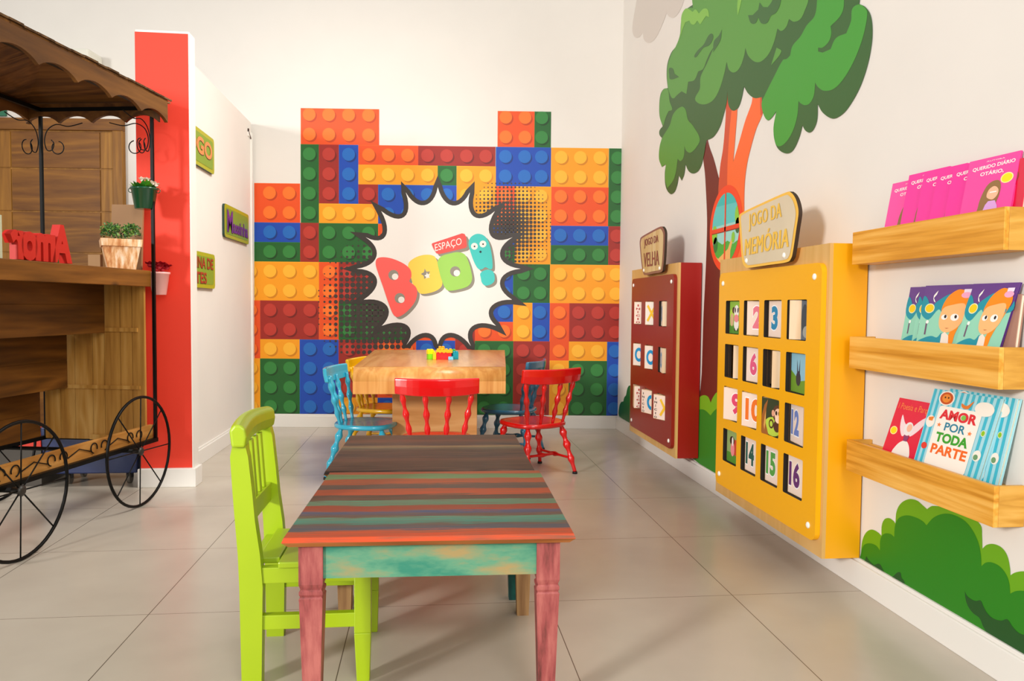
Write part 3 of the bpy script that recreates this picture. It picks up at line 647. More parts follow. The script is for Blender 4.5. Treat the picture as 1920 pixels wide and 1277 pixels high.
for i, (fn, ang, lb) in enumerate(yblk):
    r, c = divmod(i, 4); yy = sum(wy[c])/2; zz = sum(wz[r])/2
    nr = None; fr = fn
    if i == 3: fr = lambda mb_, F_: grey(mb_, Face(F_.p(.42, 0), F_.U*.58, F_.V)); ang = 22
    block(yc, yy, zz, XP+.062+(.010 if i == 3 else .002 if i in (8, 9, 10) else .015), .124, .136, ang, fr, nr, lb)
# memory sign
SG = wood('#c9a76a', '#d6bb86', '#dfc99a', 'z', 5, 20, .4, 'sign_ply', contrast=.5)
SILV = M('#d9cdb0', .35, metal=.1, var=.05, scale=5, name='brushed_plate')
sign('game_sign', 'yellow edged metallic sign reading jogo da memória on the yellow cabinet', 'sign', [(1386, 420), (1385.5, 408), (1391, 399), (1430, 380), (1473, 361), (1483, 361), (1491, 371), (1496, 387), (1497, 402), (1493, 430), (1487, 470), (1483, 485), (1474, 492), (1440, 497), (1405, 502), (1397, 500), (1391, 485)], 1.277-.034, .92, SILV, '#f3c04a',
     [('JOGO DA', [(1404, 435), (1465, 415.5), (1404, 402)], '#efc146'), ('MEMÓRIA', [(1396, 480), (1478, 463), (1398, 440)], '#efc146')], [(1400, 489), (1470.5, 479)])
# red cabinet
ry = [(4.612, 4.472), (4.362, 4.222), (4.118, 3.978)]; rz = [(.812, .952), (.558, .698), (.302, .442)]
winr = [(b, a, z0, z1) for (z0, z1) in rz for (a, b) in ry]
rc, XPR = cabinet('game_cabinet', 'red wall game cabinet with nine block windows', 'game', 3.848, 4.762, .126, 1.150, 1.283, '#8c1a0e', '#9c0c02', (3.865, 4.692, .170, 1.092), winr, None, .04)
def inicio(col='#b3261c', c0=.26, w_=.26, more=None):
    def f(mb, F):
        F.rect(mb, .02, .02, .98, .98, M('#f3dccb', .5), .0005)
        if more: more(mb, Face(F.p(.40, 0, .0004), F.U*.95, F.V))
        for k, ch in enumerate('INÍCIO'):
            q = .3 if ch in 'IÍ' else 1
            F.text(mb, ch, c0-w_/2*q, .86-.152*k-.07, c0+w_/2*q, .86-.152*k+(.035 if ch == 'Í' else .02), M(col, .5), .0015, off=.03)
    return f
def ring(mb, F):
    F.rect(mb, .02, .02, .98, .98, M('#f1e0d2', .5), .0005); n = 28
    o_ = [(.52+.36*cos(2*pi*i/n), .5+.32*sin(2*pi*i/n)) for i in range(n)]; i_ = [(.52+.2*cos(2*pi*i/n), .5+.18*sin(2*pi*i/n)) for i in range(n)]
    F.poly(mb, o_, M('#1590c8', .45), .0010, [i_])
def cross(mb, F):
    F.rect(mb, .02, .02, .98, .98, M('#efe6dc', .5), .0005)
    for sgn in (1, -1):
        p = [(.5-.3-.07, .5-sgn*.3), (.5-.3+.05, .5-sgn*.3-.07*sgn), (.5+.3+.07, .5+sgn*.3), (.5+.3-.05, .5+sgn*.3+.07*sgn)]
        F.poly(mb, p, M('#f2c22f', .45), .0012+.0002*sgn)
def ring_half(mb, F):
    a = [(.62+.44*cos(t), .5+.32*sin(t)) for t in [radians(90+180*i/16) for i in range(17)]]; b = [(.62+.24*cos(t), .5+.17*sin(t)) for t in [radians(270-180*i/16) for i in range(17)]]
    F.poly(mb, a+b, M('#1590c8', .45), .0010)
def cross_half(mb, F):
    for sgn in (1, -1): F.poly(mb, [(.12, .5-sgn*.30), (.26, .5-sgn*.36), (.62, .5-sgn*.04), (.62, .5+sgn*.08), (.5, .5+sgn*.06)], M('#f2c22f', .45), .0010+.0002*sgn)
rb = [(inicio(), None, 44, 'block turned to its start side'), (cross, None, 26, 'block with yellow cross'), (ring, None, -14, 'block turned away'), (ring, None, 24, 'block with blue ring'), (ring, None, 22, 'block with blue ring'), (ring, None, -12, 'block turned away'), (inicio(), None, 78, 'block turned to its start side'), (inicio('#4a3a38', .2, .22, ring_half), None, 16, 'block between start side and blue ring'), (inicio('#4a3a38', .2, .22, cross_half), None, 20, 'block between start side and yellow cross')]
for i, (fr, lf, ang, lb) in enumerate(rb):
    r, c = divmod(i, 3); block(rc, sum(ry[c])/2, sum(rz[r])/2, XPR+(.036 if i > 5 else .052), .108, .134, ang, fr, lf, lb)
sign('game_sign', 'brown edged wooden sign reading jogo da velha on the red cabinet', 'sign', [(1199.5, 460), (1200, 450), (1203, 444), (1220, 434), (1238, 425), (1243, 427), (1246, 434), (1246.5, 445), (1245, 480), (1243, 502), (1240, 510), (1225, 513), (1210, 516), (1206, 512), (1203, 497)], 1.283-.034, .90, SG, '#8e5a48',
     [('JOGO DA', [(1208, 466), (1234, 458), (1208, 449)], '#8c3c34'), ('VELHA', [(1207, 501), (1235.5, 497), (1207, 475)], '#8c3c34')], [(1207.5, 507), (1237, 503)])

# ------------------------------------------------------------------ signs on the partition
SIGR = M('#a9a81a', .45); SIGI = M('#7f9a2a', .5)
def psign(label, Y0, Y1, Z0, Z1, lines):
    t = thing('activity_sign', label, 'sign', (XL, (Y0+Y1)/2, Z0)); P = lambda y, z, h: V3((XL+h, y, z))
    mb = MB(); mb.plate([P(y, z, .016) for y, z in rrect(Y0, Z0, Y1, Z1, .025, 5)], .014, (1, 0, 0), SIGR, (), M('#1e3a30', .5)); mb.build('board', t)
    mb = MB(); mb.poly([P(y, z, .0172) for y, z in rrect(Y0+.03, Z0+.022, Y1-.03, Z1-.022, .02, 5)], SIGI, (1, 0, 0)); mb.build('inner_field', t)
    mb = MB(); F = Face((XL+.0184, Y0, Z0), (0, Y1-Y0, 0), (0, 0, Z1-Z0))
    for txt, a0, b0, a1, b1, col, off in lines:
        F.text(mb, txt, a0+.006, b0-.02, a1+.006, b1-.02, M('#5a3a20', .5), 0, off=off); F.text(mb, txt, a0, b0, a1, b1, M(col, .5), .001, off=off)
    mb.build('lettering', t)
psign('yellow green sign with orange letters, highest on the white partition', 4.12, 4.775, 1.685, 1.893, [('JOGO', .10, .2, .92, .80, '#e08a4c', .035)])
psign('yellow green sign with purple lettering, nearest the brick mural', 4.998, 5.645, 1.338, 1.548, [('M', .08, .18, .30, .85, '#6d2a86', .03), ('assinha', .31, .2, .94, .62, '#6d2a86', .03)])
psign('yellow green sign with red lettering, lowest on the white partition', 4.12, 4.772, 1.004, 1.207, [('OFICINA DE', .08, .55, .92, .86, '#a8321c', .02), ('ARTES', .12, .13, .72, .44, '#a8321c', .02)])

# ------------------------------------------------------------------ floating book shelves
PINE = wood('#bf7c1c', '#de9c36', '#f0b85a', 'y', 10, 24, .4, 'pine', contrast=1.2, coat=.1)
PINEE = wood('#b9822c', '#cf9a40', '#dcaa55', 'x', 9, 5, .45, 'pine_end', contrast=.9)
XS = 1.332; SY0, SY1 = 1.655, 2.298
sh_z = [(1.057, 1.158), (.729, .829), (.400, .499)]
for (z0, z1), lb in zip(sh_z, ('topmost pine book ledge on the right wall', 'middle pine book ledge on the right wall', 'lowest pine book ledge on the right wall')):
    t = thing('book_ledge', lb, 'shelf', (XW, SY0, z0), 'pine book ledges')
    mb = MB(); mb.box((XS, SY0, z0), (XS+.013, SY1, z1), PINE); mb.build('front_board', t, bevel=.001)
    mb = MB(); mb.box((XS+.0135, SY0, z0), (XW-.001, SY0+.012, z1), PINEE); mb.build('end_board', t, bevel=.001)
    mb = MB(); mb.box((XS+.0135, SY1-.012, z0), (XW-.001, SY1, z1), PINEE); mb.build('end_board', t, bevel=.001)
    mb = MB(); mb.box((XS+.0135, SY0+.0125, z0), (XW-.001, SY1-.0125, z0+.012), PINE); mb.build('bottom_board', t)
    mb = MB(); mb.box((XW-.012, SY0+.0125, z0+.0125), (XW-.001, SY1-.0125, z1-.012), PINE); mb.build('back_board', t)

def book(label, group, near, far, ztop, zbase, xb, xt, th, cover, deco, name='picture_book', yawb=0., pages='#e9dcc4', skew=0.):
    """leaning book: cover faces -X; near/far = Y of its right/left edges at the base"""
    U = V3((yawb, near-far, 0)); Vv = V3((xt-xb, skew, ztop-zbase)); o = V3((xb, far, zbase))
    F = Face(o, U, Vv); n = F.n; c = (o+U*.5)
    t = thing(name, label, 'book', c, group)
    mb = MB(); mb.obox(F.p(0, 0, -.002), U, Vv, n*.002, M(cover, .3, coat=.3)); deco(mb, F); mb.build('front_cover', t)
    mb = MB(); mb.obox(F.p(.01, .01, -th+.002), U*.97, Vv*.98, n*(th-.0042), M(pages, .7)); mb.build('pages', t)
    mb = MB(); mb.obox(F.p(0, 0, -th), U, Vv, n*.0018, M(cover, .4)); mb.build('back_cover', t)
    return t
def pink(full=True):
    def f(mb, F):
        F = F.sub(.36)
        F.text(mb, 'AUTORA', .36, .925, .72, .945, WHITE, .0004, off=.0)
        F.text(mb, 'QUERIDO DIÁRIO', .10, .80, .93, .89, WHITE, .0005, off=.02, rot=.03); F.text(mb, 'OTÁRIO,', .28, .68, .74, .77, WHITE, .0005, off=.02)
        F.disc(mb, .83, .58, .12, .09, M('#ffe9a0', .4), .0004); F.disc(mb, .83, .58, .10, .075, M('#ffd911', .4), .0006)
        F.poly(mb, smooth2([(.38, .0), (.36, .15), (.38, .3), (.45, .48), (.55, .56), (.68, .56), (.74, .46), (.74, .3), (.70, .15), (.72, .0)]), M('#8d6a3c', .5), .0005)
        F.poly(mb, smooth2([(.50, .30), (.52, .42), (.62, .47), (.71, .40), (.70, .30), (.62, .24)]), M('#f3b692', .5), .0008)
        F.poly(mb, [(.45, 0), (.5, .16), (.55, .22), (.68, .22), (.74, .12), (.76, 0)], M('#d39fd8', .5), .0010); F.rect(mb, .55, .36, .68, .38, WHITE, .0011)
    return f
def smooth2(pts, n=4): return [(p.x, p.y) for p in smooth_loop(pts, n)]
tz = 1.069; G_ = 'pink paperbacks on the top ledge'
pk = [('bright pink paperback in front, nearest the open end of the top ledge', 1.697, 1.850, 1.298, '#f0429a'),
      ('pink paperback directly behind the front one on the top ledge', 1.757, 1.910, 1.297, '#ea2494'),
      ('third pink paperback from the near end of the top ledge', 1.820, 1.973, 1.297, '#ea2494'),
      ('fourth pink paperback from the near end of the top ledge', 1.880, 2.033, 1.302, '#ea2494'),
      ('fifth pink paperback from the near end of the top ledge', 1.948, 2.101, 1.306, '#ea2494'),
      ('pink paperback at the far left end of the top ledge', 2.027, 2.180, 1.294, '#f0429a')]
for i, (lb, yn, yf, zt_, c) in enumerate(pk):
    book(lb, G_, yn, yf, zt_, tz+.004, 1.3485, 1.3865, .0055, c, pink(), yawb=.016)
def crim(mb, F):
    for a, b in ((.2, .85), (.12, .5), (.3, .3), (.75, .8), (.6, .55), (.85, .3)): F.disc(mb, a, b, .07, .06, M('#8a4a2e', .5), .0005)
book('thick crimson book with brown patches behind the front pink paperback', None, 1.669, 1.80, 1.278, tz+.003, 1.374, 1.398, .010, '#d8083a', crim, yawb=.002)

def girl(mb, F):
    F = F.sub(.34)
    F.rect(mb, 0, 0, 1, .62, M('#8fd0b4', .4), .0004)
    F.poly(mb, smooth2([(0, .52), (.18, .40), (.35, .58), (.5, .5), (1, .55), (1, .72), (.92, .62), (.6, .85), (.3, .72), (.2, .62), (.08, .78), (0, .80)]), M('#0d8fa0', .4), .0006)
    F.poly(mb, [(.22, .78), (.27, .84), (.29, .91), (.24, .86), (.21, .82), (.21, .77), (.23, .72), (.27, .70)], WHITE, .0008)
    F.poly(mb, smooth2([(.55, 0), (.62, .12), (.70, .3), (.93, .6), (.95, .78), (.82, .9), (.66, .90), (.5, .78), (.42, .6), (.5, .5), (.9, .6), (.8, .3), (.75, .15), (.72, 0)]), M('#f68b10', .45), .0010)
    F.poly(mb, smooth2([(.40, .42), (.44, .26), (.56, .19), (.72, .24), (.84, .36), (.88, .55), (.84, .68), (.62, .66), (.45, .60)]), M('#f9b777', .45), .0012)
    F.poly(mb, smooth2([(.42, .56), (.5, .66), (.62, .66), (.78, .74), (.92, .70), (.9, .84), (.72, .92), (.55, .84), (.45, .70)]), M('#f68b10', .45), .0014)
    for a, r1 in ((.50, .06), (.70, .08)): F.disc(mb, a, .45, r1, r1*.75, WHITE, .0016); F.disc(mb, a+.02, .46, .024, .03, M('#1a1210', .4), .0018)
    F.poly(mb, [(.54, .27), (.58, .255), (.63, .27), (.58, .265)], M('#a0461c', .4), .0018)
    F.disc(mb, .17, .60, .10, .085, M('#e9ecc0', .4), .0010); F.disc(mb, .17, .60, .085, .07, M('#f7c708', .4), .0013)
    F.poly(mb, smooth2([(.05, 0), (.15, .08), (.3, .12), (.42, .1), (.5, .18), (.56, 0)]), M('#0d8fa0', .45), .0012)
    F.poly(mb, [(.5, 0), (.5, .16), (.56, .2), (.64, .14), (.66, 0)], M('#efe0d0', .45), .0015); F.rect(mb, .14, .14, .17, .34, M('#6b4a6a', .5), .0012); F.disc(mb, .17, .36, .03, .03, WHITE, .0013)
    F.disc(mb, .86, .82, .10, .05, M('#f2a6c6', .45), .0016); F.rect(mb, .80, .86, .94, .92, M('#e9dcf0', .45), .0015)
G2_ = 'purple and teal picture books on the middle ledge'; z2 = .741
z2 += .003
book('purple and teal picture book in front at the near end of the middle ledge', G2_, 1.722, 1.862, .983, z2, 1.3485, 1.384, .006, '#5c3284', girl, yawb=.013, skew=-.045)
book('purple and teal picture book in the middle of the middle ledge', G2_, 1.822, 2.006, .983, z2, 1.3485, 1.384, .006, '#5c3284', girl, yawb=.013)
book('purple and teal picture book almost hidden between two others', G2_, 1.905, 2.032, .981, z2, 1.352, 1.388, .005, '#5c3284', girl, yawb=.013)
book('purple and teal picture book at the far left end of the middle ledge', G2_, 1.945, 2.088, .981, z2, 1.3555, 1.393, .005, '#5c3284', girl, yawb=.012)
book('thick brown backed book behind the front picture book on the middle ledge', None, 1.672, 1.79, .955, z2, 1.374, 1.396, .012, '#a87a68', lambda mb, F: None, yawb=.001)
z3 = .412
def fairy(mb, F):
    F = F.sub(.30)
    F.text(mb, 'I Poesia e Parque', .06, .78, .97, .92, M('#f58a4a', .4), .0005, off=.0)
    W2 = M('#f1d8dc', .45)
    F.poly(mb, smooth2([(.42, .35), (.28, .5), (.24, .72), (.36, .6), (.5, .5)]), W2, .0005); F.poly(mb, smooth2([(.58, .5), (.75, .68), (.92, .76), (.82, .55), (.62, .38)]), W2, .0005)
    F.disc(mb, .52, .5, .12, .12, M('#e9e4e4', .5), .0008); F.disc(mb, .54, .52, .07, .07, M('#f2b79c', .5), .0010); F.poly(mb, [(.46, .38), (.6, .38), (.58, .28), (.48, .28)], M('#8c3a6a', .5), .0010)
    F.poly(mb, smooth2([(.3, 0), (.35, .18), (.48, .28), (.6, .28), (.72, .16), (.74, 0)]), M('#efe9e0', .5), .0008)
    F.disc(mb, .14, .42, .10, .075, M('#ffe9a0', .4), .0005); F.disc(mb, .14, .42, .08, .06, M('#ffd911', .4), .0008)
book('crimson picture book with a white winged figure on the lowest ledge', None, 2.012, 2.170, .655, z3+.004, 1.349, 1.388, .006, '#e0103c', fairy, yawb=.006, skew=-.055)
def amor(mb, F):
    st = M('#38b7cf', .35)
    for k in range(12): F.rect(mb, .0+k/12+.012, .0, k/12+.052, 1, st, .0004)
    F = F.sub(.26)
    F.poly(mb, rrect(.17, .0-.0, .80, .80, .04), M('#f6efe4', .4), .0008)
    F.disc(mb, .24, .90, .12, .095, M('#f6efe4', .4), .0010); F.disc(mb, .24, .90, .10, .08, M('#c4501c', .4), .0013); F.disc(mb, .24, .90, .065, .055, M('#e98a30', .4), .0016)
    F.disc(mb, .22, .91, .012, .012, M('#3a1a10', .4), .0018); F.disc(mb, .27, .91, .012, .012, M('#3a1a10', .4), .0018)
    F.poly(mb, smooth2([(.48, .87), (.56, .85), (.64, .92), (.62, .86), (.58, .81), (.50, .82)]), M('#e07a2a', .4), .0012)
    F.poly(mb, smooth2([(.68, .83), (.70, .90), (.78, .93), (.88, .92), (.94, .86), (.92, .79), (.84, .76), (.74, .77)]), M('#f3ece0', .4), .0012)
    F.text(mb, 'AMOR', .21, .63, .76, .76, M('#dc2a35', .4), .0012, off=.045); F.disc(mb, .566, .695, .035, .032, M('#7ec04a', .4), .0016)
    F.text(mb, 'POR', .33, .49, .64, .60, M('#157f9c', .4), .0012, off=.02); F.text(mb, 'TODA', .24, .33, .73, .46, M('#35a02c', .4), .0012, off=.045); F.text(mb, 'PARTE', .22, .17, .76, .30, M('#ee6a20', .4), .0012, off=.035)
    for a, b in ((.24, .55), (.71, .52)):
        F.poly(mb, [(a+(.035 if i % 2 == 0 else .016)*sin(2*pi*i/10), b+(.032 if i % 2 == 0 else .014)*cos(2*pi*i/10)) for i in range(10)], M('#f0803a', .4), .0012)
    F.disc(mb, .885, .56, .032, .04, M('#f2efdc', .4), .0010); F.disc(mb, .885, .56, .024, .032, M('#8cc21e', .4), .0013)
    F.disc(mb, .09, .57, .07, .08, M('#f3ece0', .4), .0010); F.poly(mb, [(.05, .62), (.13, .64), (.12, .58), (.06, .58)], M('#e8822a', .4), .0013); F.disc(mb, .1, .24, .045, .045, M('#e03a2a', .4), .0012)
    F.disc(mb, .89, .28, .055, .07, M('#f3ece0', .4), .0010); F.disc(mb, .88, .26, .032, .035, M('#6a9a6c', .4), .0013)
book('striped blue book titled amor por toda parte, front copy on the lowest ledge', 'blue striped books on the lowest ledge', 1.766, 2.012, .700, z3+.006, 1.3495, 1.380, .010, '#a5dbe6', amor, yawb=.006, skew=-.062)
book('striped blue book behind the front copy, nearer the open end of the lowest ledge', 'blue striped books on the lowest ledge', 1.712, 1.945, .705, z3+.006, 1.3655, 1.392, .012, '#a5dbe6', amor, yawb=.004, skew=-.042)

# ------------------------------------------------------------------ painted plank tables
def striped(name, stops, sat=1.):
    m = bpy.data.materials.new(name); m.use_nodes = True; nt = m.node_tree; N = nt.nodes; L = nt.links
    b = N['Principled BSDF']; b.inputs['Roughness'].default_value = .5; b.inputs['Specular IOR Level'].default_value = .25
    tc = N.new('ShaderNodeTexCoord'); sp = N.new('ShaderNodeSeparateXYZ'); L.new(tc.outputs['Generated'], sp.inputs[0])
    mp = N.new('ShaderNodeMapping'); mp.inputs['Scale'].default_value = (2.2, 26, 1); L.new(tc.outputs['Generated'], mp.inputs[0])
    nz = N.new('ShaderNodeTexNoise'); nz.inputs['Scale'].default_value = 1.6; nz.inputs['Detail'].default_value = 5; nz.inputs['Roughness'].default_value = .65; L.new(mp.outputs[0], nz.inputs[0])
    a = N.new('ShaderNodeMath'); a.operation = 'MULTIPLY_ADD'; a.inputs[1].default_value = .11; L.new(nz.outputs[0], a.inputs[0])
    s1 = N.new('ShaderNodeMath'); s1.operation = 'SUBTRACT'; L.new(sp.outputs[1], s1.inputs[0]); s1.inputs[1].default_value = .055; L.new(s1.outputs[0], a.inputs[2])
    rp = N.new('ShaderNodeValToRGB'); cr = rp.color_ramp; cr.interpolation = 'LINEAR'
    e = cr.elements; e[0].position = 0; e[0].color = lin(stops[0][1]); e[1].position = 1; e[1].color = lin(stops[-1][1])
    for p, c in stops[1:-1]:
        k = e.new(p); k.color = lin(c)
    L.new(a.outputs[0], rp.inputs[0])
    # worn patches: fine streaks darken toward grey brown
    mp2 = N.new('ShaderNodeMapping'); mp2.inputs['Scale'].default_value = (2.2, 75, 1); L.new(tc.outputs['Generated'], mp2.inputs[0])
    n2 = N.new('ShaderNodeTexNoise'); n2.inputs['Scale'].default_value = 2.3; n2.inputs['Detail'].default_value = 6; L.new(mp2.outputs[0], n2.inputs[0])
    mr = N.new('ShaderNodeMapRange'); mr.inputs[1].default_value = .42; mr.inputs[2].default_value = .72; mr.inputs[3].default_value = 0; mr.inputs[4].default_value = .85; L.new(n2.outputs[0], mr.inputs[0])
    mx = N.new('ShaderNodeMix'); mx.data_type = 'RGBA'; L.new(mr.outputs[0], mx.inputs[0]); L.new(rp.outputs[0], mx.inputs[6]); mx.inputs[7].default_value = lin('#6c4f3c')
    L.new(mx.outputs[2], b.inputs['Base Color'])
    bp = N.new('ShaderNodeBump'); bp.inputs['Strength'].default_value = .15; bp.inputs['Distance'].default_value = .003; L.new(n2.outputs[0], bp.inputs['Height']); L.new(bp.outputs[0], b.inputs['Normal'])
    return m
def worn(name, c1, c2, c3, axis='x', scale=5, stretch=3.):
    m = bpy.data.materials.new(name); m.use_nodes = True; nt = m.node_tree; N = nt.nodes; L = nt.links
    b = N['Principled BSDF']; b.inputs['Roughness'].default_value = .55
    tc = N.new('ShaderNodeTexCoord'); mp = N.new('ShaderNodeMapping'); mp.inputs['Scale'].default_value = {'x': (1/stretch, 1, 1), 'z': (1, 1, 1/stretch)}[axis]; L.new(tc.outputs['Object'], mp.inputs[0])
    nz = N.new('ShaderNodeTexNoise'); nz.inputs['Scale'].default_value = scale*2; nz.inputs['Detail'].default_value = 8; nz.inputs['Roughness'].default_value = .62; L.new(mp.outputs[0], nz.inputs[0])
    rp = N.new('ShaderNodeValToRGB'); e = rp.color_ramp.elements; e[0].position = .38; e[0].color = lin(c1); e[1].position = .66; e[1].color = lin(c3); k = e.new(.5); k.color = lin(c2)
    L.new(nz.outputs[0], rp.inputs[0]); L.new(rp.outputs[0], b.inputs['Base Color'])
    return m
PINKW = worn('worn_pink_paint', '#5c2a24', '#964644', '#b4665e', 'z', 14, 6)
TEALW = worn('worn_teal_paint', '#2c8069', '#5a9474', '#a08a58', 'x', 7, 3)
RAWW = wood('#86603e', '#a27c52', '#b8925f', 'z', 8, 12, .6, 'raw_leg_wood')
DTEAL = worn('worn_dark_teal_paint', '#063b38', '#0c5a50', '#2b6a4a', 'z', 8, 4)
EDGE = wood('#8a4a20', '#b06c34', '#cf8c4e', 'x', 6, 12, .5, 'raw_edge_wood')
def ptable(name, label, cx, cy, wx_, dy, h, rotz, topm, apm, legs, front_ap=True):
    t = thing(name, label, 'table', (cx, cy, 0))
    t.rotation_euler = (0, 0, rotz)
    def loc(mbx, nm, bevel=0):
        o = mbx.build(nm, None, bevel=bevel); o.parent = t; return o
    x, y = wx_/2, dy/2
    # top: bevelled under-edge
    mb = MB(); th = .022; i = .012
    mb.hexa([(-x+i, -y+i, h-th), (x-i, -y+i, h-th), (x-i, y-i, h-th), (-x+i, y-i, h-th), (-x, -y, h-.010), (x, -y, h-.010), (x, y, h-.010), (-x, y, h-.010)], EDGE)
    mb.hexa([(-x, -y, h-.010), (x, -y, h-.010), (x, y, h-.010), (-x, y, h-.010), (-x+.004, -y+.004, h), (x-.004, -y+.004, h), (x-.004, y-.004, h), (-x+.004, y-.004, h)], topm)
    loc(mb, 'tabletop')
    lx, ly, lw = x-.030-.026, y-.030-.026, .052
    for (sx, sy), lm in zip(((-1, -1), (1, -1), (1, 1), (-1, 1)), legs):
        mb = MB(); c = V3((sx*lx, sy*ly, 0)); R = lw/2
        def sq(z, r, sh=0): return [(c.x-r, c.y-r, z), (c.x+r, c.y-r, z), (c.x+r, c.y+r, z), (c.x-r, c.y+r, z)]
        prof = [(0, R*.66), (.268, R*.97), (.274, R*.99), (.278, R*.88), (.284, R*.98), (.290, R*.98), (.294, R*.85), (.306, R), (h-th, R)]
        for k in range(len(prof)-1):
            (za, ra), (zb__, rb_) = prof[k], prof[k+1]
            mb.add(sq(za, ra)+sq(zb__, rb_), [(0, 1, 5, 4), (1, 2, 6, 5), (2, 3, 7, 6), (3, 0, 4, 7)], lm)
        mb.add(sq(0, R*.66), [(3, 2, 1, 0)], lm); mb.add(sq(h-th, R), [(0, 1, 2, 3)], lm)
        loc(mb, 'leg')
    z1, z0 = h-th, h-th-.078; a_ = lw/2; q = .016
    for (p, s_) in (((-lx+a_, -ly-a_+.006, z0), (2*(lx-a_), q, z1-z0)), ((-lx+a_, ly+a_-.006-q, z0), (2*(lx-a_), q, z1-z0)), ((-lx-a_+.006, -ly+a_, z0), (q, 2*(ly-a_), z1-z0)), ((lx+a_-.006-q, -ly+a_, z0), (q, 2*(ly-a_), z1-z0))):
        mb = MB(); mb.box(p, (p[0]+s_[0], p[1]+s_[1], p[2]+s_[2]), apm); loc(mb, 'apron')
    return t
st1 = [(0, '#c9481c'), (.035, '#bf4218'), (.075, '#b54a22'), (.09, '#3c4c5c'), (.15, '#574840'), (.165, '#2c7a6a'), (.235, '#4a8a72'), (.25, '#5c4434'), (.315, '#384c6c'), (.33, '#963a20'), (.40, '#8c361e'), (.41, '#4a7c60'), (.475, '#547e62'), (.485, '#553c2c'), (.56, '#46362c'), (.57, '#b04620'), (.66, '#a8441e'), (.67, '#4a4440'), (.75, '#55443a'), (.765, '#ac4c26'), (.85, '#9c4c28'), (.86, '#5f8a5c'), (.94, '#5e7e50'), (.955, '#a84a24'), (1, '#a84a24')]
st2 = [(0, '#2c1c14'), (.2, '#38261c'), (.27, '#553428'), (.33, '#302828'), (.5, '#382c26'), (.58, '#545442'), (.62, '#8c7450'), (.66, '#2c282c'), (.74, '#38302a'), (.8, '#5a3224'), (.86, '#3a2e26'), (1, '#3c322a')]
ptable('plank_table', 'low table with orange, teal and grey striped plank top in front', .013, 1.957, .632, .650, .418, -.024, striped('striped_planks', st1), TEALW, (PINKW, PINKW, RAWW, RAWW))
ptable('plank_table', 'low table with dark brown plank top behind the striped one', .012, 2.608, .634, .636, .419, -.018, striped('dark_planks', st2), DTEAL, (DTEAL, DTEAL, DTEAL, DTEAL))

# ------------------------------------------------------------------ lime chair
LIME = M('#a0bb10', .38, var=.03, scale=5, coat=.2, name='lime_paint')
ch = thing('slatted_chair', 'lime green slatted wooden kids chair beside the striped table', 'chair', (-.3, 2.0, 0))
yn, yf = 1.857, 2.137   # centre lines of near and far frame
for yy in (yn, yf):
    mb = MB(); tk = .032
    prof = [(0, -.442, -.396), (.24, -.446, -.392), (.32, -.449, -.398), (.40, -.455, -.409), (.47, -.460, -.415), (.555, -.465, -.424), (.580, -.460, -.430)]
    for k in range(len(prof)-1):
        (za, xa, xb), (zb__, xc, xd) = prof[k], prof[k+1]
        mb.hexa([(xa, yy-tk/2, za), (xb, yy-tk/2, za), (xb, yy+tk/2, za), (xa, yy+tk/2, za), (xc, yy-tk/2, zb__), (xd, yy-tk/2, zb__), (xd, yy+tk/2, zb__), (xc, yy+tk/2, zb__)], LIME)
    mb.build('rear_leg', ch)
    mb = MB(); mb.hexa([(-.172, yy-.013, 0), (-.141, yy-.013, 0), (-.141, yy+.013, 0), (-.172, yy+.013, 0), (-.178, yy-.015, .12), (-.138, yy-.015, .12), (-.138, yy+.015, .12), (-.178, yy+.015, .12)], LIME)
    mb.box((-.178, yy-.015, .12), (-.138, yy+.015, .285), LIME); mb.build('front_leg', ch, bevel=.002)
    mb = MB(); mb.box((-.396, yy-.011, .135), (-.176, yy+.011, .170), LIME); mb.build('stretcher', ch, bevel=.002)
    mb = MB(); mb.box((-.396, yy-.012, .248), (-.176, yy+.012, .286), LIME); mb.build('seat_rail', ch, bevel=.002)
mb = MB(); mb.box((-.176, yn+.015, .245), (-.150, yf-.015, .285), LIME); mb.build('seat_rail', ch)
mb = MB(); mb.box((-.44, yn+.014, .248), (-.42, yf-.014, .286), LIME); mb.build('seat_rail', ch)
for k in range(5):
    x0 = -.412+.0567*k; mb = MB()
    mb.box((x0, yn-.022 if k else yn+.018, .287), (x0+.0535, yf+.022 if k else yf-.018, .302), LIME); mb.build('seat_slat', ch, bevel=.003)
# top rail, rounded cap gripping both posts
mb = MB(); n = 9
ringp = []
for k in range(n):
    t = k/(n-1); y = (yn-.030)+(yf-yn+.060)*t; bow = -.014*sin(pi*t); zt_ = .630+.008*sin(pi*t)
    pr = [(-.020, -.056), (.014, -.056), (.018, -.03), (.014, -.006), (.002, .003), (-.014, .002), (-.025, -.012)]
    e_ = .92 if k in (0, n-1) else 1
    ringp.append([V3((-.440+bow+px_*e_, y, zt_+pz_*e_+.0)) for px_, pz_ in pr])
vs = [p for r in ringp for p in r]; m_ = len(ringp[0])
mb.add(vs, [(k*m_+j, k*m_+(j+1) % m_, (k+1)*m_+(j+1) % m_, (k+1)*m_+j) for k in range(n-1) for j in range(m_)] + [tuple(range(m_)), tuple((n-1)*m_+j for j in range(m_))[::-1]], LIME, False)
mb.build('top_rail', ch, fixn=True, bevel=.006, seg=3)
mb = MB(); mb.bar((-.436, yn+.016, .405), (-.436, yf-.016, .405), .018, .050, LIME); mb.build('lower_rail', ch, bevel=.002)
for k in range(4):
    y = yn+.016+(yf-yn-.032)*(k+1)/5; mb = MB(); mb.bar((-.438, y, .430), (-.448, y, .575), .012, .022, LIME, upv=(0, 1, 0)); mb.build('back_slat', ch, bevel=.002)

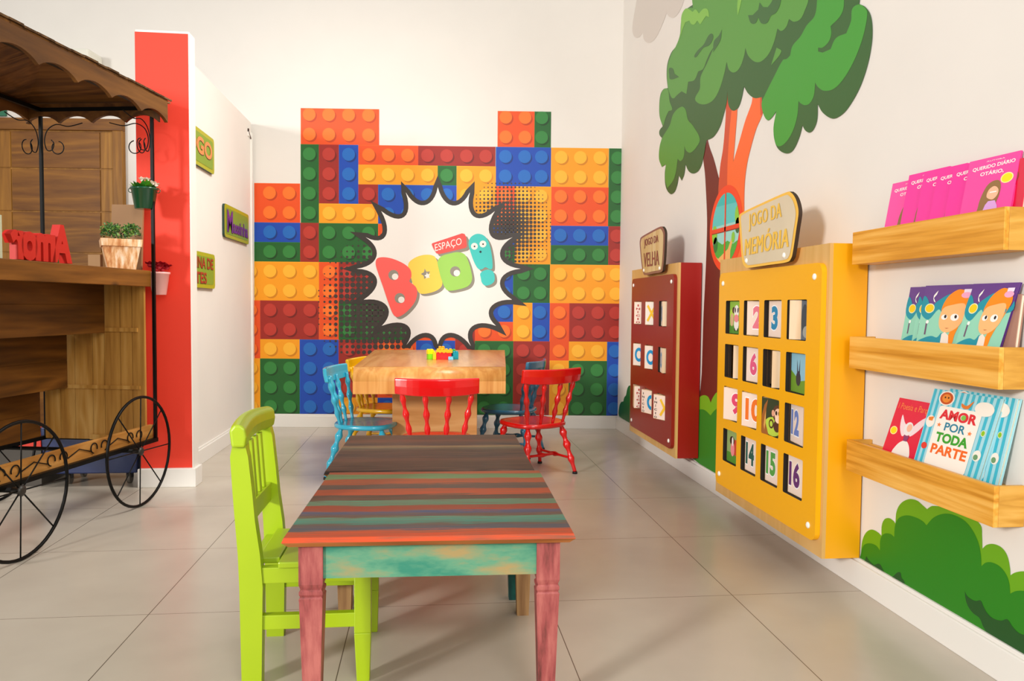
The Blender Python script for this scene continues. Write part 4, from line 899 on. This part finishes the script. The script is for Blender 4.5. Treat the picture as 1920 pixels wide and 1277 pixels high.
# ------------------------------------------------------------------ turned spindle chairs
def turned(r, n=26, bumps=((.2, 1.0), (.5, 1.15), (.8, 1.0))):
    out = []
    for i in range(n+1):
        t = i/n; v = .60
        for c, a in bumps: v += .55*a*math.exp(-((t-c)/.075)**2)
        out.append((t, r*min(v, 1.25)))
    return out
def spindle_chair(label, color, cx, cy, face, worn_spots=False):
    """face = heading of the seat front, radians from +Y toward -X"""
    m = M(color, .22, coat=.5, name='gloss_paint')
    t = thing('spindle_chair', label, 'chair', (cx, cy, 0), 'turned spindle kids chairs'); t.rotation_euler = (0, 0, face)
    def add(mbx, nm, **k):
        o = mbx.build(nm, None, **k); o.parent = t; return o
    sz = .285
    # seat: rounded slab, a bit wider at front
    n = 40; P = []
    for i in range(n):
        a = 2*pi*i/n; cx_, sy_ = cos(a), sin(a); e = 2.7
        x = abs(cx_)**(2/e)*(1 if cx_ > 0 else -1)*.170; y = abs(sy_)**(2/e)*(1 if sy_ > 0 else -1)*.165
        x *= 1+.05*(y/.165); P.append((x, y))
    mb = MB(); rings = [(.93, sz-.026), (1., sz-.018), (1., sz-.008), (.97, sz), (.86, sz-.001), (.5, sz-.004)]
    vs = [(x*s_, y*s_, z) for s_, z in rings for x, y in P]; k_ = len(rings)
    fs = [(i*n+j, i*n+(j+1) % n, (i+1)*n+(j+1) % n, (i+1)*n+j) for i in range(k_-1) for j in range(n)]
    fs += [tuple(range(n))[::-1], tuple((k_-1)*n+j for j in range(n))]
    mb.add(vs, fs, m, True); add(mb, 'seat')
    feet = {}
    for sx in (-1, 1):
        for sy in (-1, 1):
            top = V3((sx*.112, sy*.108, sz-.022)); bot = V3((sx*.160, sy*(.150 if sy > 0 else .175), .012)); feet[(sx, sy)] = (top, bot)
            mb = MB(); mb.lathe(top, bot, turned(.0175, bumps=((.16, 1.1), (.42, 1.25), (.72, .95))), m); add(mb, 'leg')
            mb = MB(); d = (top-bot).normalized(); mb.lathe(bot-d*.012*0, V3((bot.x, bot.y, 0)), [(0, .013), (1, .014)], M('#0e0e10', .6), 12); add(mb, 'foot_cap')
    pt = lambda k, z: feet[k][0].lerp(feet[k][1], (sz-.022-z)/(sz-.034))
    for sx in (-1, 1):
        mb = MB(); mb.lathe(pt((sx, -1), .085), pt((sx, 1), .085), turned(.012, bumps=((.5, 1.1),)), m); add(mb, 'stretcher')
    a_, b__ = pt((-1, -1), .085).lerp(pt((-1, 1), .085), .5), pt((1, -1), .085).lerp(pt((1, 1), .085), .5)
    mb = MB(); mb.lathe(a_, b__, turned(.012, bumps=((.3, 1.), (.7, 1.))), m); add(mb, 'stretcher')
    # back: four spindles and a bowed rail
    for u in (-1, -.34, .34, 1):
        p = V3((u*.118, -.130+.018*(abs(u)), sz-.004)); q = V3((u*.165, -.188+.030*u*u, .535))
        mb = MB(); mb.lathe(p, q, turned(.0135, bumps=((.25, .9), (.52, 1.15), (.80, .9))), m); add(mb, 'spindle')
    mb = MB(); n = 15; R = []
    for k in range(n):
        s_ = -1+2*k/(n-1); x = s_*.193; y = -.195+.036*s_*s_; hh = .041*(1-.10*s_*s_*s_*s_); zc = .543+.006*s_*s_
        tl = -.012; R.append([V3((x, y-.010, zc-hh)), V3((x, y+.010, zc-hh)), V3((x, y+.013+tl, zc)), V3((x, y+.010+tl, zc+hh-.004)), V3((x, y+tl, zc+hh)), V3((x, y-.010+tl, zc+hh-.004)), V3((x, y-.013+tl*.5, zc))])
    m_ = len(R[0]); mb.add([p for r in R for p in r], [(k*m_+j, k*m_+(j+1) % m_, (k+1)*m_+(j+1) % m_, (k+1)*m_+j) for k in range(n-1) for j in range(m_)] + [tuple(range(m_)), tuple((n-1)*m_+j for j in range(m_))[::-1]], m, False)
    if worn_spots:
        wm = M('#d98a78', .6)
        for (s_, zc, r) in ((-.97, .572, .010), (-.90, .580, .008)):
            mb.add([V3((s_*.193-r*1.5, -.183+.012, zc-r)), V3((s_*.193+r, -.183+.010, zc-r)), V3((s_*.193+r, -.183+.010, zc+r)), V3((s_*.193-r*1.5, -.183+.012, zc+r))], [(0, 1, 2, 3)], wm)
    add(mb, 'top_rail', fixn=True, bevel=.005, seg=3)
    return t
RED_ = '#d9060a'
spindle_chair('glossy red spindle chair at the near end of the wooden table', RED_, .037, 3.66, 0)
spindle_chair('red spindle chair turned askew right of the wooden table', '#d20a0c', .575, 4.17, radians(28))
spindle_chair('turquoise spindle chair at the near left side of the wooden table', '#2aa6c4', -.335, 4.17, radians(-100))
spindle_chair('yellow spindle chair at the far left side of the wooden table', '#f2bc0c', -.275, 4.80, radians(-106))
spindle_chair('dark blue grey spindle chair at the far right of the wooden table', '#2f6d8c', .50, 4.72, radians(66))

# ------------------------------------------------------------------ big wooden table
OAK = wood('#c07c3c', '#cf9150', '#daa262', 'y', 7, 10, .32, 'oak_laminate', contrast=.6, coat=.25)
OAKV = wood('#c4823f', '#d3964f', '#e0ab68', 'z', 9, 14, .36, 'oak_laminate_vertical', contrast=.6, coat=.2)
OAKH = wood('#b87f45', '#c9935a', '#d6a66e', 'x', 4, 8, .4, 'oak_laminate_pedestal', contrast=.7)
tb = thing('activity_table', 'thick wooden table with rounded edges at the back of the room', 'table', (.05, 4.6, 0))
Yf, Yb, Zt, Zb = 3.85, 5.40, .603, .470
mb = MB(); r = .07; n = 8
sec = [(Yf+.02, Zb), (Yf, Zb)] + [(Yf+r-r*cos(radians(90*i/n)), Zt-r+r*sin(radians(90*i/n))) for i in range(n+1)] + [(Yb, Zt), (Yb, Zb)]
xl = lambda y: -.378
xr = lambda y: .388+(y-Yf)*(.535-.388)/(Yb-Yf)
k = len(sec); vs = [V3((xl(y), y, z)) for y, z in sec]+[V3((xr(y), y, z)) for y, z in sec]
for i in range(k):
    j = (i+1) % k; flat = i >= 2+n
    mb.add([vs[i], vs[j], vs[k+j], vs[k+i]], [(0, 3, 2, 1)] if False else [(0, 1, 2, 3)], OAK if i >= 2+n-1 else OAKV, 2 <= i < 2+n)
mb.poly(vs[:k], OAKV, (-1, 0, 0)); mb.poly(vs[k:], OAKV, (1, 0, 0))
mb.build('tabletop', tb, fixn=True)
mb = MB(); mb.box((-.197, 4.15, 0), (.262, 4.58, Zb), OAKH); mb.build('pedestal', tb, bevel=.002)

# toy bricks on it
def toybrick(label, x, y, z, l, wd, h, col, rotz=0., studs=(3, 2)):
    t = thing('toy_brick', label, 'toy brick', (x, y, z), 'toy bricks on the wooden table'); t.rotation_euler = (0, 0, rotz); m = M(col, .3)
    mb = MB(); mb.box((-l/2, -wd/2, 0), (l/2, wd/2, h), m); o = mb.build('brick_body', None, bevel=.002); o.parent = t
    for i in range(studs[0]):
        for j in range(studs[1]):
            cx_, cy_ = -l/2+l*(i+.5)/studs[0], -wd/2+wd*(j+.5)/studs[1]
            mb = MB(); mb.lathe((cx_, cy_, h-.001), (cx_, cy_, h+.007), [(0, .008), (.8, .008), (1, .006)], m, 12); o = mb.build('stud', None); o.parent = t
c0 = onZ(826, 674, Zt)
toybrick('lime green toy brick at the left of the pile', c0.x-.058, c0.y+.01, Zt, .036, .036, .030, '#7ad60c', .3, (2, 2))
toybrick('flat yellow toy brick beside the red brick', c0.x-.036, c0.y-.004, Zt, .018, .04, .040, '#ffc400', .1, (1, 2))
toybrick('bright red toy brick at the front of the pile', c0.x+.018, c0.y, Zt, .088, .034, .037, '#e00808', .04, (4, 2))
toybrick('teal toy brick at the right end of the pile', c0.x+.082, c0.y+.012, Zt, .034, .034, .042, '#12a0b4', .5, (2, 2))
toybrick('small pale blue toy brick before the teal one', c0.x+.058, c0.y-.036, Zt, .028, .016, .012, '#7fd0ee', .2, (2, 1))
toybrick('yellow toy brick lying on the red one', c0.x+.022, c0.y+.002, Zt+.038, .094, .034, .018, '#ffb400', .0, (4, 2))
toybrick('yellow toy brick on top of the lime one', c0.x-.060, c0.y+.010, Zt+.031, .036, .034, .022, '#ffe000', .35, (2, 2))
toybrick('orange yellow toy brick topmost on the pile', c0.x+.006, c0.y+.004, Zt+.057, .034, .030, .013, '#ffa800', .1, (2, 2))
toybrick('green toy brick behind the teal one', c0.x+.072, c0.y+.055, Zt, .034, .034, .050, '#4cc22c', .1, (2, 2))

# ------------------------------------------------------------------ market cart
th_ = radians(11.2); AX = V3((sin(th_), cos(th_), 0)); NX = V3((cos(th_), -sin(th_), 0)); CO = V3((-1.311, 3.793, 0))
def L(s, w_, z): return CO - AX*s - NX*w_ + V3((0, 0, z))
CW = wood('#5c370c', '#784a16', '#935f24', 'y', 6, 12, .5, 'cart_wood', rot=th_, knots=.8)
CWD = wood('#482a08', '#60390e', '#794c18', 'y', 5, 10, .55, 'cart_dark_wood', rot=th_, knots=.6)
CWV = wood('#956528', '#b3823c', '#cba05c', 'z', 6, 12, .5, 'cart_panel_wood', knots=.7)
CWR = wood('#3d2410', '#553317', '#6d4621', 'x', 6, 10, .6, 'roof_wood', rot=0)
cart = thing('market_cart', 'wooden market cart with roof, counter and black iron wheels', 'cart', L(.6, .27, 0))
def cbox(mbx, s0, s1, w0, w1, z0, z1, m): mbx.obox(L(s0, w0, z0), -AX*(s1-s0), -NX*(w1-w0), V3((0, 0, z1-z0)), m)
CL = 1.22; WD = .56
mb = MB(); cbox(mb, .004, CL, 0, .020, .992, 1.068, CW); mb.build('counter_board', cart, bevel=.003)
mb = MB(); cbox(mb, .004, CL, .0205, WD, 1.046, 1.066, CW); mb.build('counter_top', cart)
mb = MB(); cbox(mb, .0, CL, 0, .022, .270, .335, wood('#8f5c24', '#ab7434', '#c08c4a', 'y', 6, 12, .5, 'rail_wood', rot=th_)); mb.build('lower_rail', cart, bevel=.002)
mb = MB(); ws = [.024, .085, .145, .225, .285, .375, .45, .53]
for i in range(len(ws)-1): cbox(mb, .012, .026, ws[i]+.0012, ws[i+1]-.0012, .262, 1.04, CWV)
mb.build('end_panel', cart)
mb = MB(); cbox(mb, .027, .037, .055, .25, .778, .797, CWV); cbox(mb, .027, .037, .045, .43, .505, .522, CWV); cbox(mb, .027, .036, .024, .30, .262, .285, CWV); mb.build('cleat', cart)
for (w0, z0, z1) in ((.213, .772, 1.04), (.404, .508, .772), (.545, .262, .508)):
    mb = MB(); zm = (z0+z1)/2; cbox(mb, .038, CL, w0, w0+.016, z0, zm, CWD); cbox(mb, .038, CL, w0, w0+.016, zm, z1, CWD); mb.build('riser_board', cart, bevel=.002)
for (w0, w1, z) in ((.229, .404, .772), (.42, .545, .508)):
    mb = MB(); cbox(mb, .038, CL, w0, w1, z, z+.016, CWD); mb.build('tread_board', cart)
# iron frame
for (s, w_) in ((.0, -.010), (.0, .545), (CL, -.010), (CL, .545)):
    mb = MB(); p = L(s, w_, 0)
    d_ = .0065; mb.obox(L(s-d_, w_-d_, .255), -AX*2*d_, -NX*2*d_, V3((0, 0, 1.825-.255)), BLK); mb.build('post', cart)
for z, nm in ((1.828, 'upper_frame'), (.262, 'lower_frame')):
    mb = MB()
    for w_ in (-.010, .545): mb.bar(L(-.008, w_, z), L(CL+.008, w_, z), .018, .018, BLK)
    for s in (0, CL): mb.bar(L(s, -.01, z), L(s, .545, z), .018, .018, BLK)
    mb.build(nm, cart)

# wheels
for (s, w_) in ((.228, -.07), (.964, -.07), (.228, .615), (.964, .615)):
    mb = MB(); c = L(s, w_, .250); R = .2435; n = 48
    mb.tube([c+AX*(R*cos(2*pi*i/n))+V3((0, 0, R*sin(2*pi*i/n))) for i in range(n)], .0065, BLK, 8, closed=True)
    whl = mb.build('wheel', cart)
    mb = MB(); off = NX*(-.0)
    for i in range(10):
        a = radians(2)+2*pi*i/8
        if i < 8: mb.tube([c, c+AX*(R*sin(a))+V3((0, 0, R*cos(a)))], .0028, BLK, 6)
    mb.build('spokes', whl)
    mb = MB(); mb.lathe(c-NX*.03*(1 if w_ < 0 else -1), c+NX*.012*(1 if w_ < 0 else -1), [(0, .012), (.6, .014), (.7, .020), (.85, .020), (1, .010)], M('#3a3733', .4, metal=.5), 12); mb.build('hub', whl)
for s in (.228, .964):
    mb = MB(); mb.tube([L(s, -.06, .25), L(s, .605, .25)], .009, BLK, 8); mb.build('axle', cart)
# scrollwork
def arc(c, r, a0, a1, ex, ey, n=16): return [c+ex*(r*cos(a0+(a1-a0)*i/n))+ey*(r*sin(a0+(a1-a0)*i/n)) for i in range(n+1)]
Zv = V3((0, 0, 1)); mb = MB()
def scroll(base, ex, sc=1.):
    """hangs in a corner: ex = horizontal direction away from the post"""
    P = [base+ex*(.20*sc)+Zv*(-.02*sc), base+ex*(.13*sc)-Zv*(.035*sc), base+ex*(.07*sc)-Zv*(.025*sc), base+ex*(.025*sc)-Zv*(.05*sc), base+ex*(.008*sc)-Zv*(.10*sc), base+ex*(.02*sc)-Zv*(.145*sc), base+ex*(.045*sc)-Zv*(.145*sc), base+ex*(.055*sc)-Zv*(.115*sc), base+ex*(.04*sc)-Zv*(.095*sc)]
    Q = []
    for i in range(len(P)-1):
        a, b, c, d = P[max(i-1, 0)], P[i], P[i+1], P[min(i+2, len(P)-1)]
        for j in range(5):
            t = j/5; Q.append(.5*((2*b)+(c-a)*t+(2*a-5*b+4*c-d)*t*t+(3*b-a-3*c+d)*t**3))
    mb.tube(Q, .0025, BLK, 6)
    c = base+ex*(.075*sc)-Zv*(.135*sc); mb.tube(arc(c, .03*sc, radians(100), radians(400), -ex, Zv), .0025, BLK, 6)
top = 1.785
scroll(L(0, .0, top), -NX); scroll(L(0, .535, top), NX); scroll(L(.01, .545, top), -AX, 1.1); scroll(L(.012, -.012, top), -AX, 1.1)
mb.build('scroll_ornament', cart)
mb = MB()
for s in (.16, .42, .68, .94):
    for sg, dd in ((-1, .035), (1, .035)):
        c = L(s+sg*dd, -.004, .305); mb.tube(arc(c, .021, radians(200 if sg < 0 else -20), radians(-80 if sg < 0 else 260), AX, Zv), .0025, BLK, 6)
    mb.tube([L(s+.055, -.004, .295), L(s+.13, -.004, .318), L(s+.20, -.004, .295)], .0022, BLK, 6)
mb.build('scroll_ornament', cart)
# roof
S0, S1, WA, WB, ZE = -.012, CL+.06, -.066, .615, 1.815
WM = (WA+WB)/2; ZR = ZE+.155; SR = .30
def fascia(s0, w0, s1, w1, top, low, pitch, th=.016):
    """board with scalloped lower edge between two plan points"""
    A, B = L(s0, w0, 0), L(s1, w1, 0); d = B-A; ln = d.length; k = max(1, round(ln/pitch)); pts = []
    for i in range(k):
        for j in range(10):
            t = j/10; u = (i+t)/k; pts.append((u, low+.034*sin(pi*t)**.8))
    pts.append((1, low))
    P = [A+d*u+V3((0, 0, z)) for u, z in pts]+[B+V3((0, 0, top)), A+V3((0, 0, top))]
    n = V3((d.y, -d.x, 0)).normalized(); mb = MB(); mb.plate(P, th, n, CWR2); return mb
CWR2 = wood('#4a2c0c', '#613c14', '#784d1d', 'y', 5, 10, .55, 'fascia_wood', rot=th_)
roof_mb = fascia(S0, WA, S1, WA, 1.862, 1.765, .21); roof_mb.build('fascia_board', cart, fixn=True)
fascia(S0+.003, WA+.02, S0+.003, WB, 1.855, 1.765, .17).build('fascia_board', cart, fixn=True)
fascia(S0, WB, S1, WB, 1.862, 1.765, .21).build('fascia_board', cart, fixn=True)
mb = MB(); RU = wood('#4a2d0c', '#654016', '#805523', 'x', 7, 10, .6, 'roof_board', rot=th_)
def slab(p, q, r, s_, th, m):  # quad slab
    n = (q-p).cross(r-p).normalized()
    if n.z < 0: n = -n
    mb.hexa([p, q, r, s_, p+n*th, q+n*th, r+n*th, s_+n*th] if (q-p).cross(r-p).z > 0 else [s_, r, q, p, s_+n*th, r+n*th, q+n*th, p+n*th], m)
ze = 1.858; zz = ze+.115
cuts = [S0+(SR-S0)*i/4 for i in range(4)]+[SR+(S1-SR)*i/10 for i in range(11)]
for i in range(len(cuts)-1):   # boards run from eave to ridge on both long slopes
    a, b = cuts[i], cuts[i+1]-.0015
    for side in (WA-.012, WB+.012):
        zr_ = lambda s: ze+(zz-ze)*min(1, (s-S0)/(SR-S0))
        wr = lambda s: side+(WM-side)*min(1, (s-S0)/(SR-S0))
        slab(L(a, side, ze), L(b, side, ze), L(b, wr(b), zr_(b)), L(a, wr(a)+.0001, zr_(a)+.0001), .012, RU)
for side in (WA-.012, WB+.012):   # unbroken deck over the boards
    slab(L(SR-.01, side, ze+.013), L(S1, side, ze+.013), L(S1, WM, zz+.013), L(SR-.01, WM, zz+.013), .004, RU)
    slab(L(S0-.012, side, ze+.013), L(SR, side, ze+.013), L(SR, WM, zz+.013), L(SR-.002, WM, zz+.013), .004, RU)
slab(L(S0-.012, WA-.022, ze-.003), L(S0-.012, WB+.022, ze-.003), L(SR+.02, WM+.03, zz-.003), L(SR+.02, WM-.03, zz-.003), .010, RU)
mb.build('roof_board', cart)
mb = MB(); SHN = wood('#3f2c1a', '#5a4128', '#7a5c3c', 'x', 8, 6, .75, 'shingle_wood', rot=th_)
for row in range(4):   # overlapping shingles on the front slope
    f0, f1 = row/4, (row+1)/4+.05
    s = S0-.028; i = 0
    while s < S1:
        wd = random.uniform(.06, .095); a, b = s, min(s+wd-.003, S1+.01)
        lim = (min(1, (max((a+b)/2, S0)-S0)/(SR-S0)))
        if f0 < lim:
            f2 = min(f1, lim); h0 = .013+random.uniform(0, .005); W0, W1 = WA-.022+(WM-WA+.022)*f0, WA-.022+(WM-WA+.022)*f2
            z0, z1 = ze-.002+(zz-ze)*f0, ze+(zz-ze)*f2
            slab(L(a, W0, z0+h0), L(b, W0, z0+h0), L(b, W1, z1+h0-.004), L(a, W1, z1+h0-.004), .007, SHN)
        s += wd; i += 1
mb.build('shingle', cart)['kind'] = 'stuff'

# things on the cart
t = thing('letter_ornament', 'red block letters on the cart counter, seen from behind', 'decoration', L(.73, .03, 1.068))
mb = MB(); F = Face(L(.545, .050, 1.0685), -AX*.335, V3((0, 0, .155))); F.text(mb, 'Amor', 0, 0, 1, .98, M('#c01a0a', .5), 0, off=.05, spacing=.86, extr=.034); mb.build('letters', t)
t = thing('planter', 'square whitewashed wooden planter with green bushy plant on the cart counter', 'plant pot', L(.20, .10, 1.068))
PLW = worn('whitewashed_wood', '#b9743c', '#dba873', '#f0dcc2', 'z', 26, 8)
mb = MB(); C_ = L(.085, .098, 1.0685); ang = radians(24); e1 = V3((cos(ang), sin(ang), 0)); e2 = V3((-sin(ang), cos(ang), 0))
def tap(mbx, c, r0_, r1_, z0, z1, m):
    q = lambda r, z: [c+e1*(sx*r)+e2*(sy*r)+V3((0, 0, z)) for sx, sy in ((-1, -1), (1, -1), (1, 1), (-1, 1))]
    mbx.hexa(q(r0_, z0)+q(r1_, z1), m)
tap(mb, C_, .058, .077, 0, .105, PLW); mb.build('pot', t)
mb = MB(); tap(mb, C_, .083, .087, .103, .137, PLW); mb.build('rim', t, bevel=.002)
def leafball(mb, c, rx, ry, rz, n, size, mats):
    for i in range(n):
        th = random.uniform(0, 2*pi); ph = math.acos(random.uniform(-.3, 1)); rr = random.uniform(.6, 1)
        p = c+V3((rx*sin(ph)*cos(th), ry*sin(ph)*sin(th), rz*cos(ph)))*rr
        d = V3((random.uniform(-1, 1), random.uniform(-1, 1), random.uniform(-.2, 1))).normalized(); e = d.orthogonal().normalized(); f = d.cross(e)
        s_ = size*random.uniform(.6, 1.2); mb.add([p, p+d*s_*.5+e*s_*.32+f*s_*.05, p+d*s_, p+d*s_*.5-e*s_*.32+f*s_*.05], [(0, 1, 2, 3)], random.choice(mats))
LG = [M('#2f5a20', .5), M('#3f7028', .5), M('#6c9a3a', .5), M('#23451c', .5)]
mb = MB(); c = C_+V3((0, 0, .135))
for (a, b, z, r) in ((-.05, 0, .02, .035), (0, .0, .01, .04), (.05, .0, .025, .035), (-.035, .03, .035, .028), (.04, .03, .035, .03)): leafball(mb, c+e1*a+e2*b+V3((0, 0, z+.008)), r*1.1, r*1.1, r*1.35, 190, .013, LG)
mb.build('foliage', t)
t = thing('bucket_planter', 'green bucket with white flowers hung high on the cart post', 'plant pot', (-1.338, 3.80, 1.36))
GP = M('#04482c', .2, coat=.4)
pc = V3((-1.342, 3.800, 1.358)); mb = MB(); mb.lathe(pc, pc+V3((0, 0, .100)), [(0, .040), (.02, .043), (.9, .057), (.92, .062), (1, .062)], GP, 24); mb.build('bucket', t)
mb = MB()
for sx in (-1, 1): mb.tube(arc(pc+V3((sx*.062, 0, .088)), .010, 0, 2*pi, V3((1, 0, 0)), Zv, 12), .002, GP, 6)
mb.bar(pc+V3((.055, -.0, .085)), V3((-1.303, 3.80, 1.443)), .006, .006, BLK); mb.build('handle', t)
mb = MB(); LF = [M('#3d8a22', .4), M('#2c6a1c', .4), M('#5aa52e', .4)]
for i in range(34):
    a = random.uniform(0, 2*pi); d = V3((cos(a), sin(a)*.8, random.uniform(.3, 1.1))).normalized(); p = pc+V3((cos(a)*.03, sin(a)*.03, .095)); e = d.cross(Zv).normalized(); s_ = random.uniform(.035, .055)
    mb.add([p, p+d*s_*.5+e*.014, p+d*s_, p+d*s_*.5-e*.014], [(0, 1, 2, 3)], random.choice(LF))
mb.build('leaves', t)
def flower(mb, c, r, m, n=6):
    for k in range(n):
        a = 2*pi*k/n; d = V3((cos(a), sin(a)*.6, .5)).normalized(); e = d.cross(Zv).normalized(); mb.add([c, c+d*r*.6+e*r*.4, c+d*r, c+d*r*.6-e*r*.4], [(0, 1, 2, 3)], m)
    mb.lathe(c-Zv*r*.3, c+Zv*r*.3, [(0, r*.2), (.5, r*.45), (1, r*.15)], m, 8)
mb = MB()
for dx, dy, dz in ((.0, -.02, .125), (.02, -.01, .128), (-.008, .0, .132), (.045, -.02, .112), (.058, -.01, .106)): flower(mb, pc+V3((dx, dy, dz+.006)), .022, M('#f3e2d2', .5), 8)
mb.build('flower', t)
t = thing('bucket_planter', 'pale pink bucket with red roses behind the cart post at counter height', 'plant pot', (-1.30, 3.85, .96))
pc = V3((-1.302, 3.868, .955)); mb = MB(); mb.lathe(pc, pc+V3((0, 0, .110)), [(0, .030), (.02, .032), (.9, .046), (.92, .050), (1, .050)], M('#f0b0aa', .3), 20); mb.build('bucket', t)
mb = MB()
for i in range(9):
    a = 2*pi*i/9; flower(mb, pc+V3((cos(a)*.026*(i % 2+.6), sin(a)*.024, .122+.010*(i % 3))), .032, M('#a80a20', .45), 9)
mb.build('flower', t)
mb = MB(); mb.obox((-1.532, 3.875, 1.0685), V3((.148, -.01, 0)), V3((0, .02, 0)), V3((.001, .03, .322)), M('#96714c', .7))
tag(mb.build('cardboard_sheet', bevel=.001), 'plain brown cardboard panel standing behind the wooden planter', 'cardboard')
mb = MB(); mb.obox((-1.60, 3.80, 1.0685), V3((.06, -.012, 0)), V3((.004, .02, 0)), V3((0, 0, .072)), M('#a07a50', .7))
tag(mb.build('cardboard_box', bevel=.001), 'small brown cardboard box low behind the wooden planter', 'cardboard')
mb = MB(); mb.obox(L(.50, .09, 1.0685), -AX*.04, -NX*.03, V3((0, 0, .028)), M('#0d5a1e', .5))
tag(mb.build('green_block', bevel=.002), 'small dark green block beside the red letters', 'block')
mb = MB(); mb.obox(L(.902, .03, 1.0685), -AX*.10, -NX*.02, V3((0, 0, .155)), M('#b9bca0', .6))
tag(mb.build('display_card', bevel=.001), 'pale grey green card at the left edge of the cart counter', 'card')

# storage box on castors under the cart, red crate beyond
t = thing('storage_box', 'dark blue wheeled storage box beneath the market cart', 'box', (-1.7, 4.1, 0))
NB = M('#052055', .4)
mb = MB(); mb.hexa([(-1.885, 3.955, .066), (-1.45, 3.955, .066), (-1.45, 4.24, .066), (-1.885, 4.24, .066), (-1.898, 3.945, .30), (-1.436, 3.945, .30), (-1.436, 4.25, .30), (-1.898, 4.25, .30)], NB); mb.build('body', t, bevel=.006)
for x in (-1.80, -1.51):
    for y in (4.03, 4.19):
        mb = MB(); mb.lathe((x-.010, y, .0275), (x+.010, y, .0275), [(0, .022), (.1, .0272), (.9, .0272), (1, .022)], M('#6a6258', .35), 20)
        mb.box((x-.014, y-.012, .030), (x-.0115, y+.012, .066), M('#2a2a2c', .5)); mb.box((x+.0115, y-.012, .030), (x+.014, y+.012, .066), M('#2a2a2c', .5)); mb.build('castor', t)
t = thing('storage_crate', 'low grey crate with a red upper band under the cart', 'crate', (-2.2, 4.1, 0))
mb = MB(); mb.box((-2.45, 3.99, 0), (-1.915, 4.30, .192), M('#4a443c', .6)); mb.build('base', t)
mb = MB(); mb.box((-2.455, 3.985, .1925), (-1.912, 4.305, .262), M('#e0341a', .5)); mb.build('lid', t, bevel=.003)
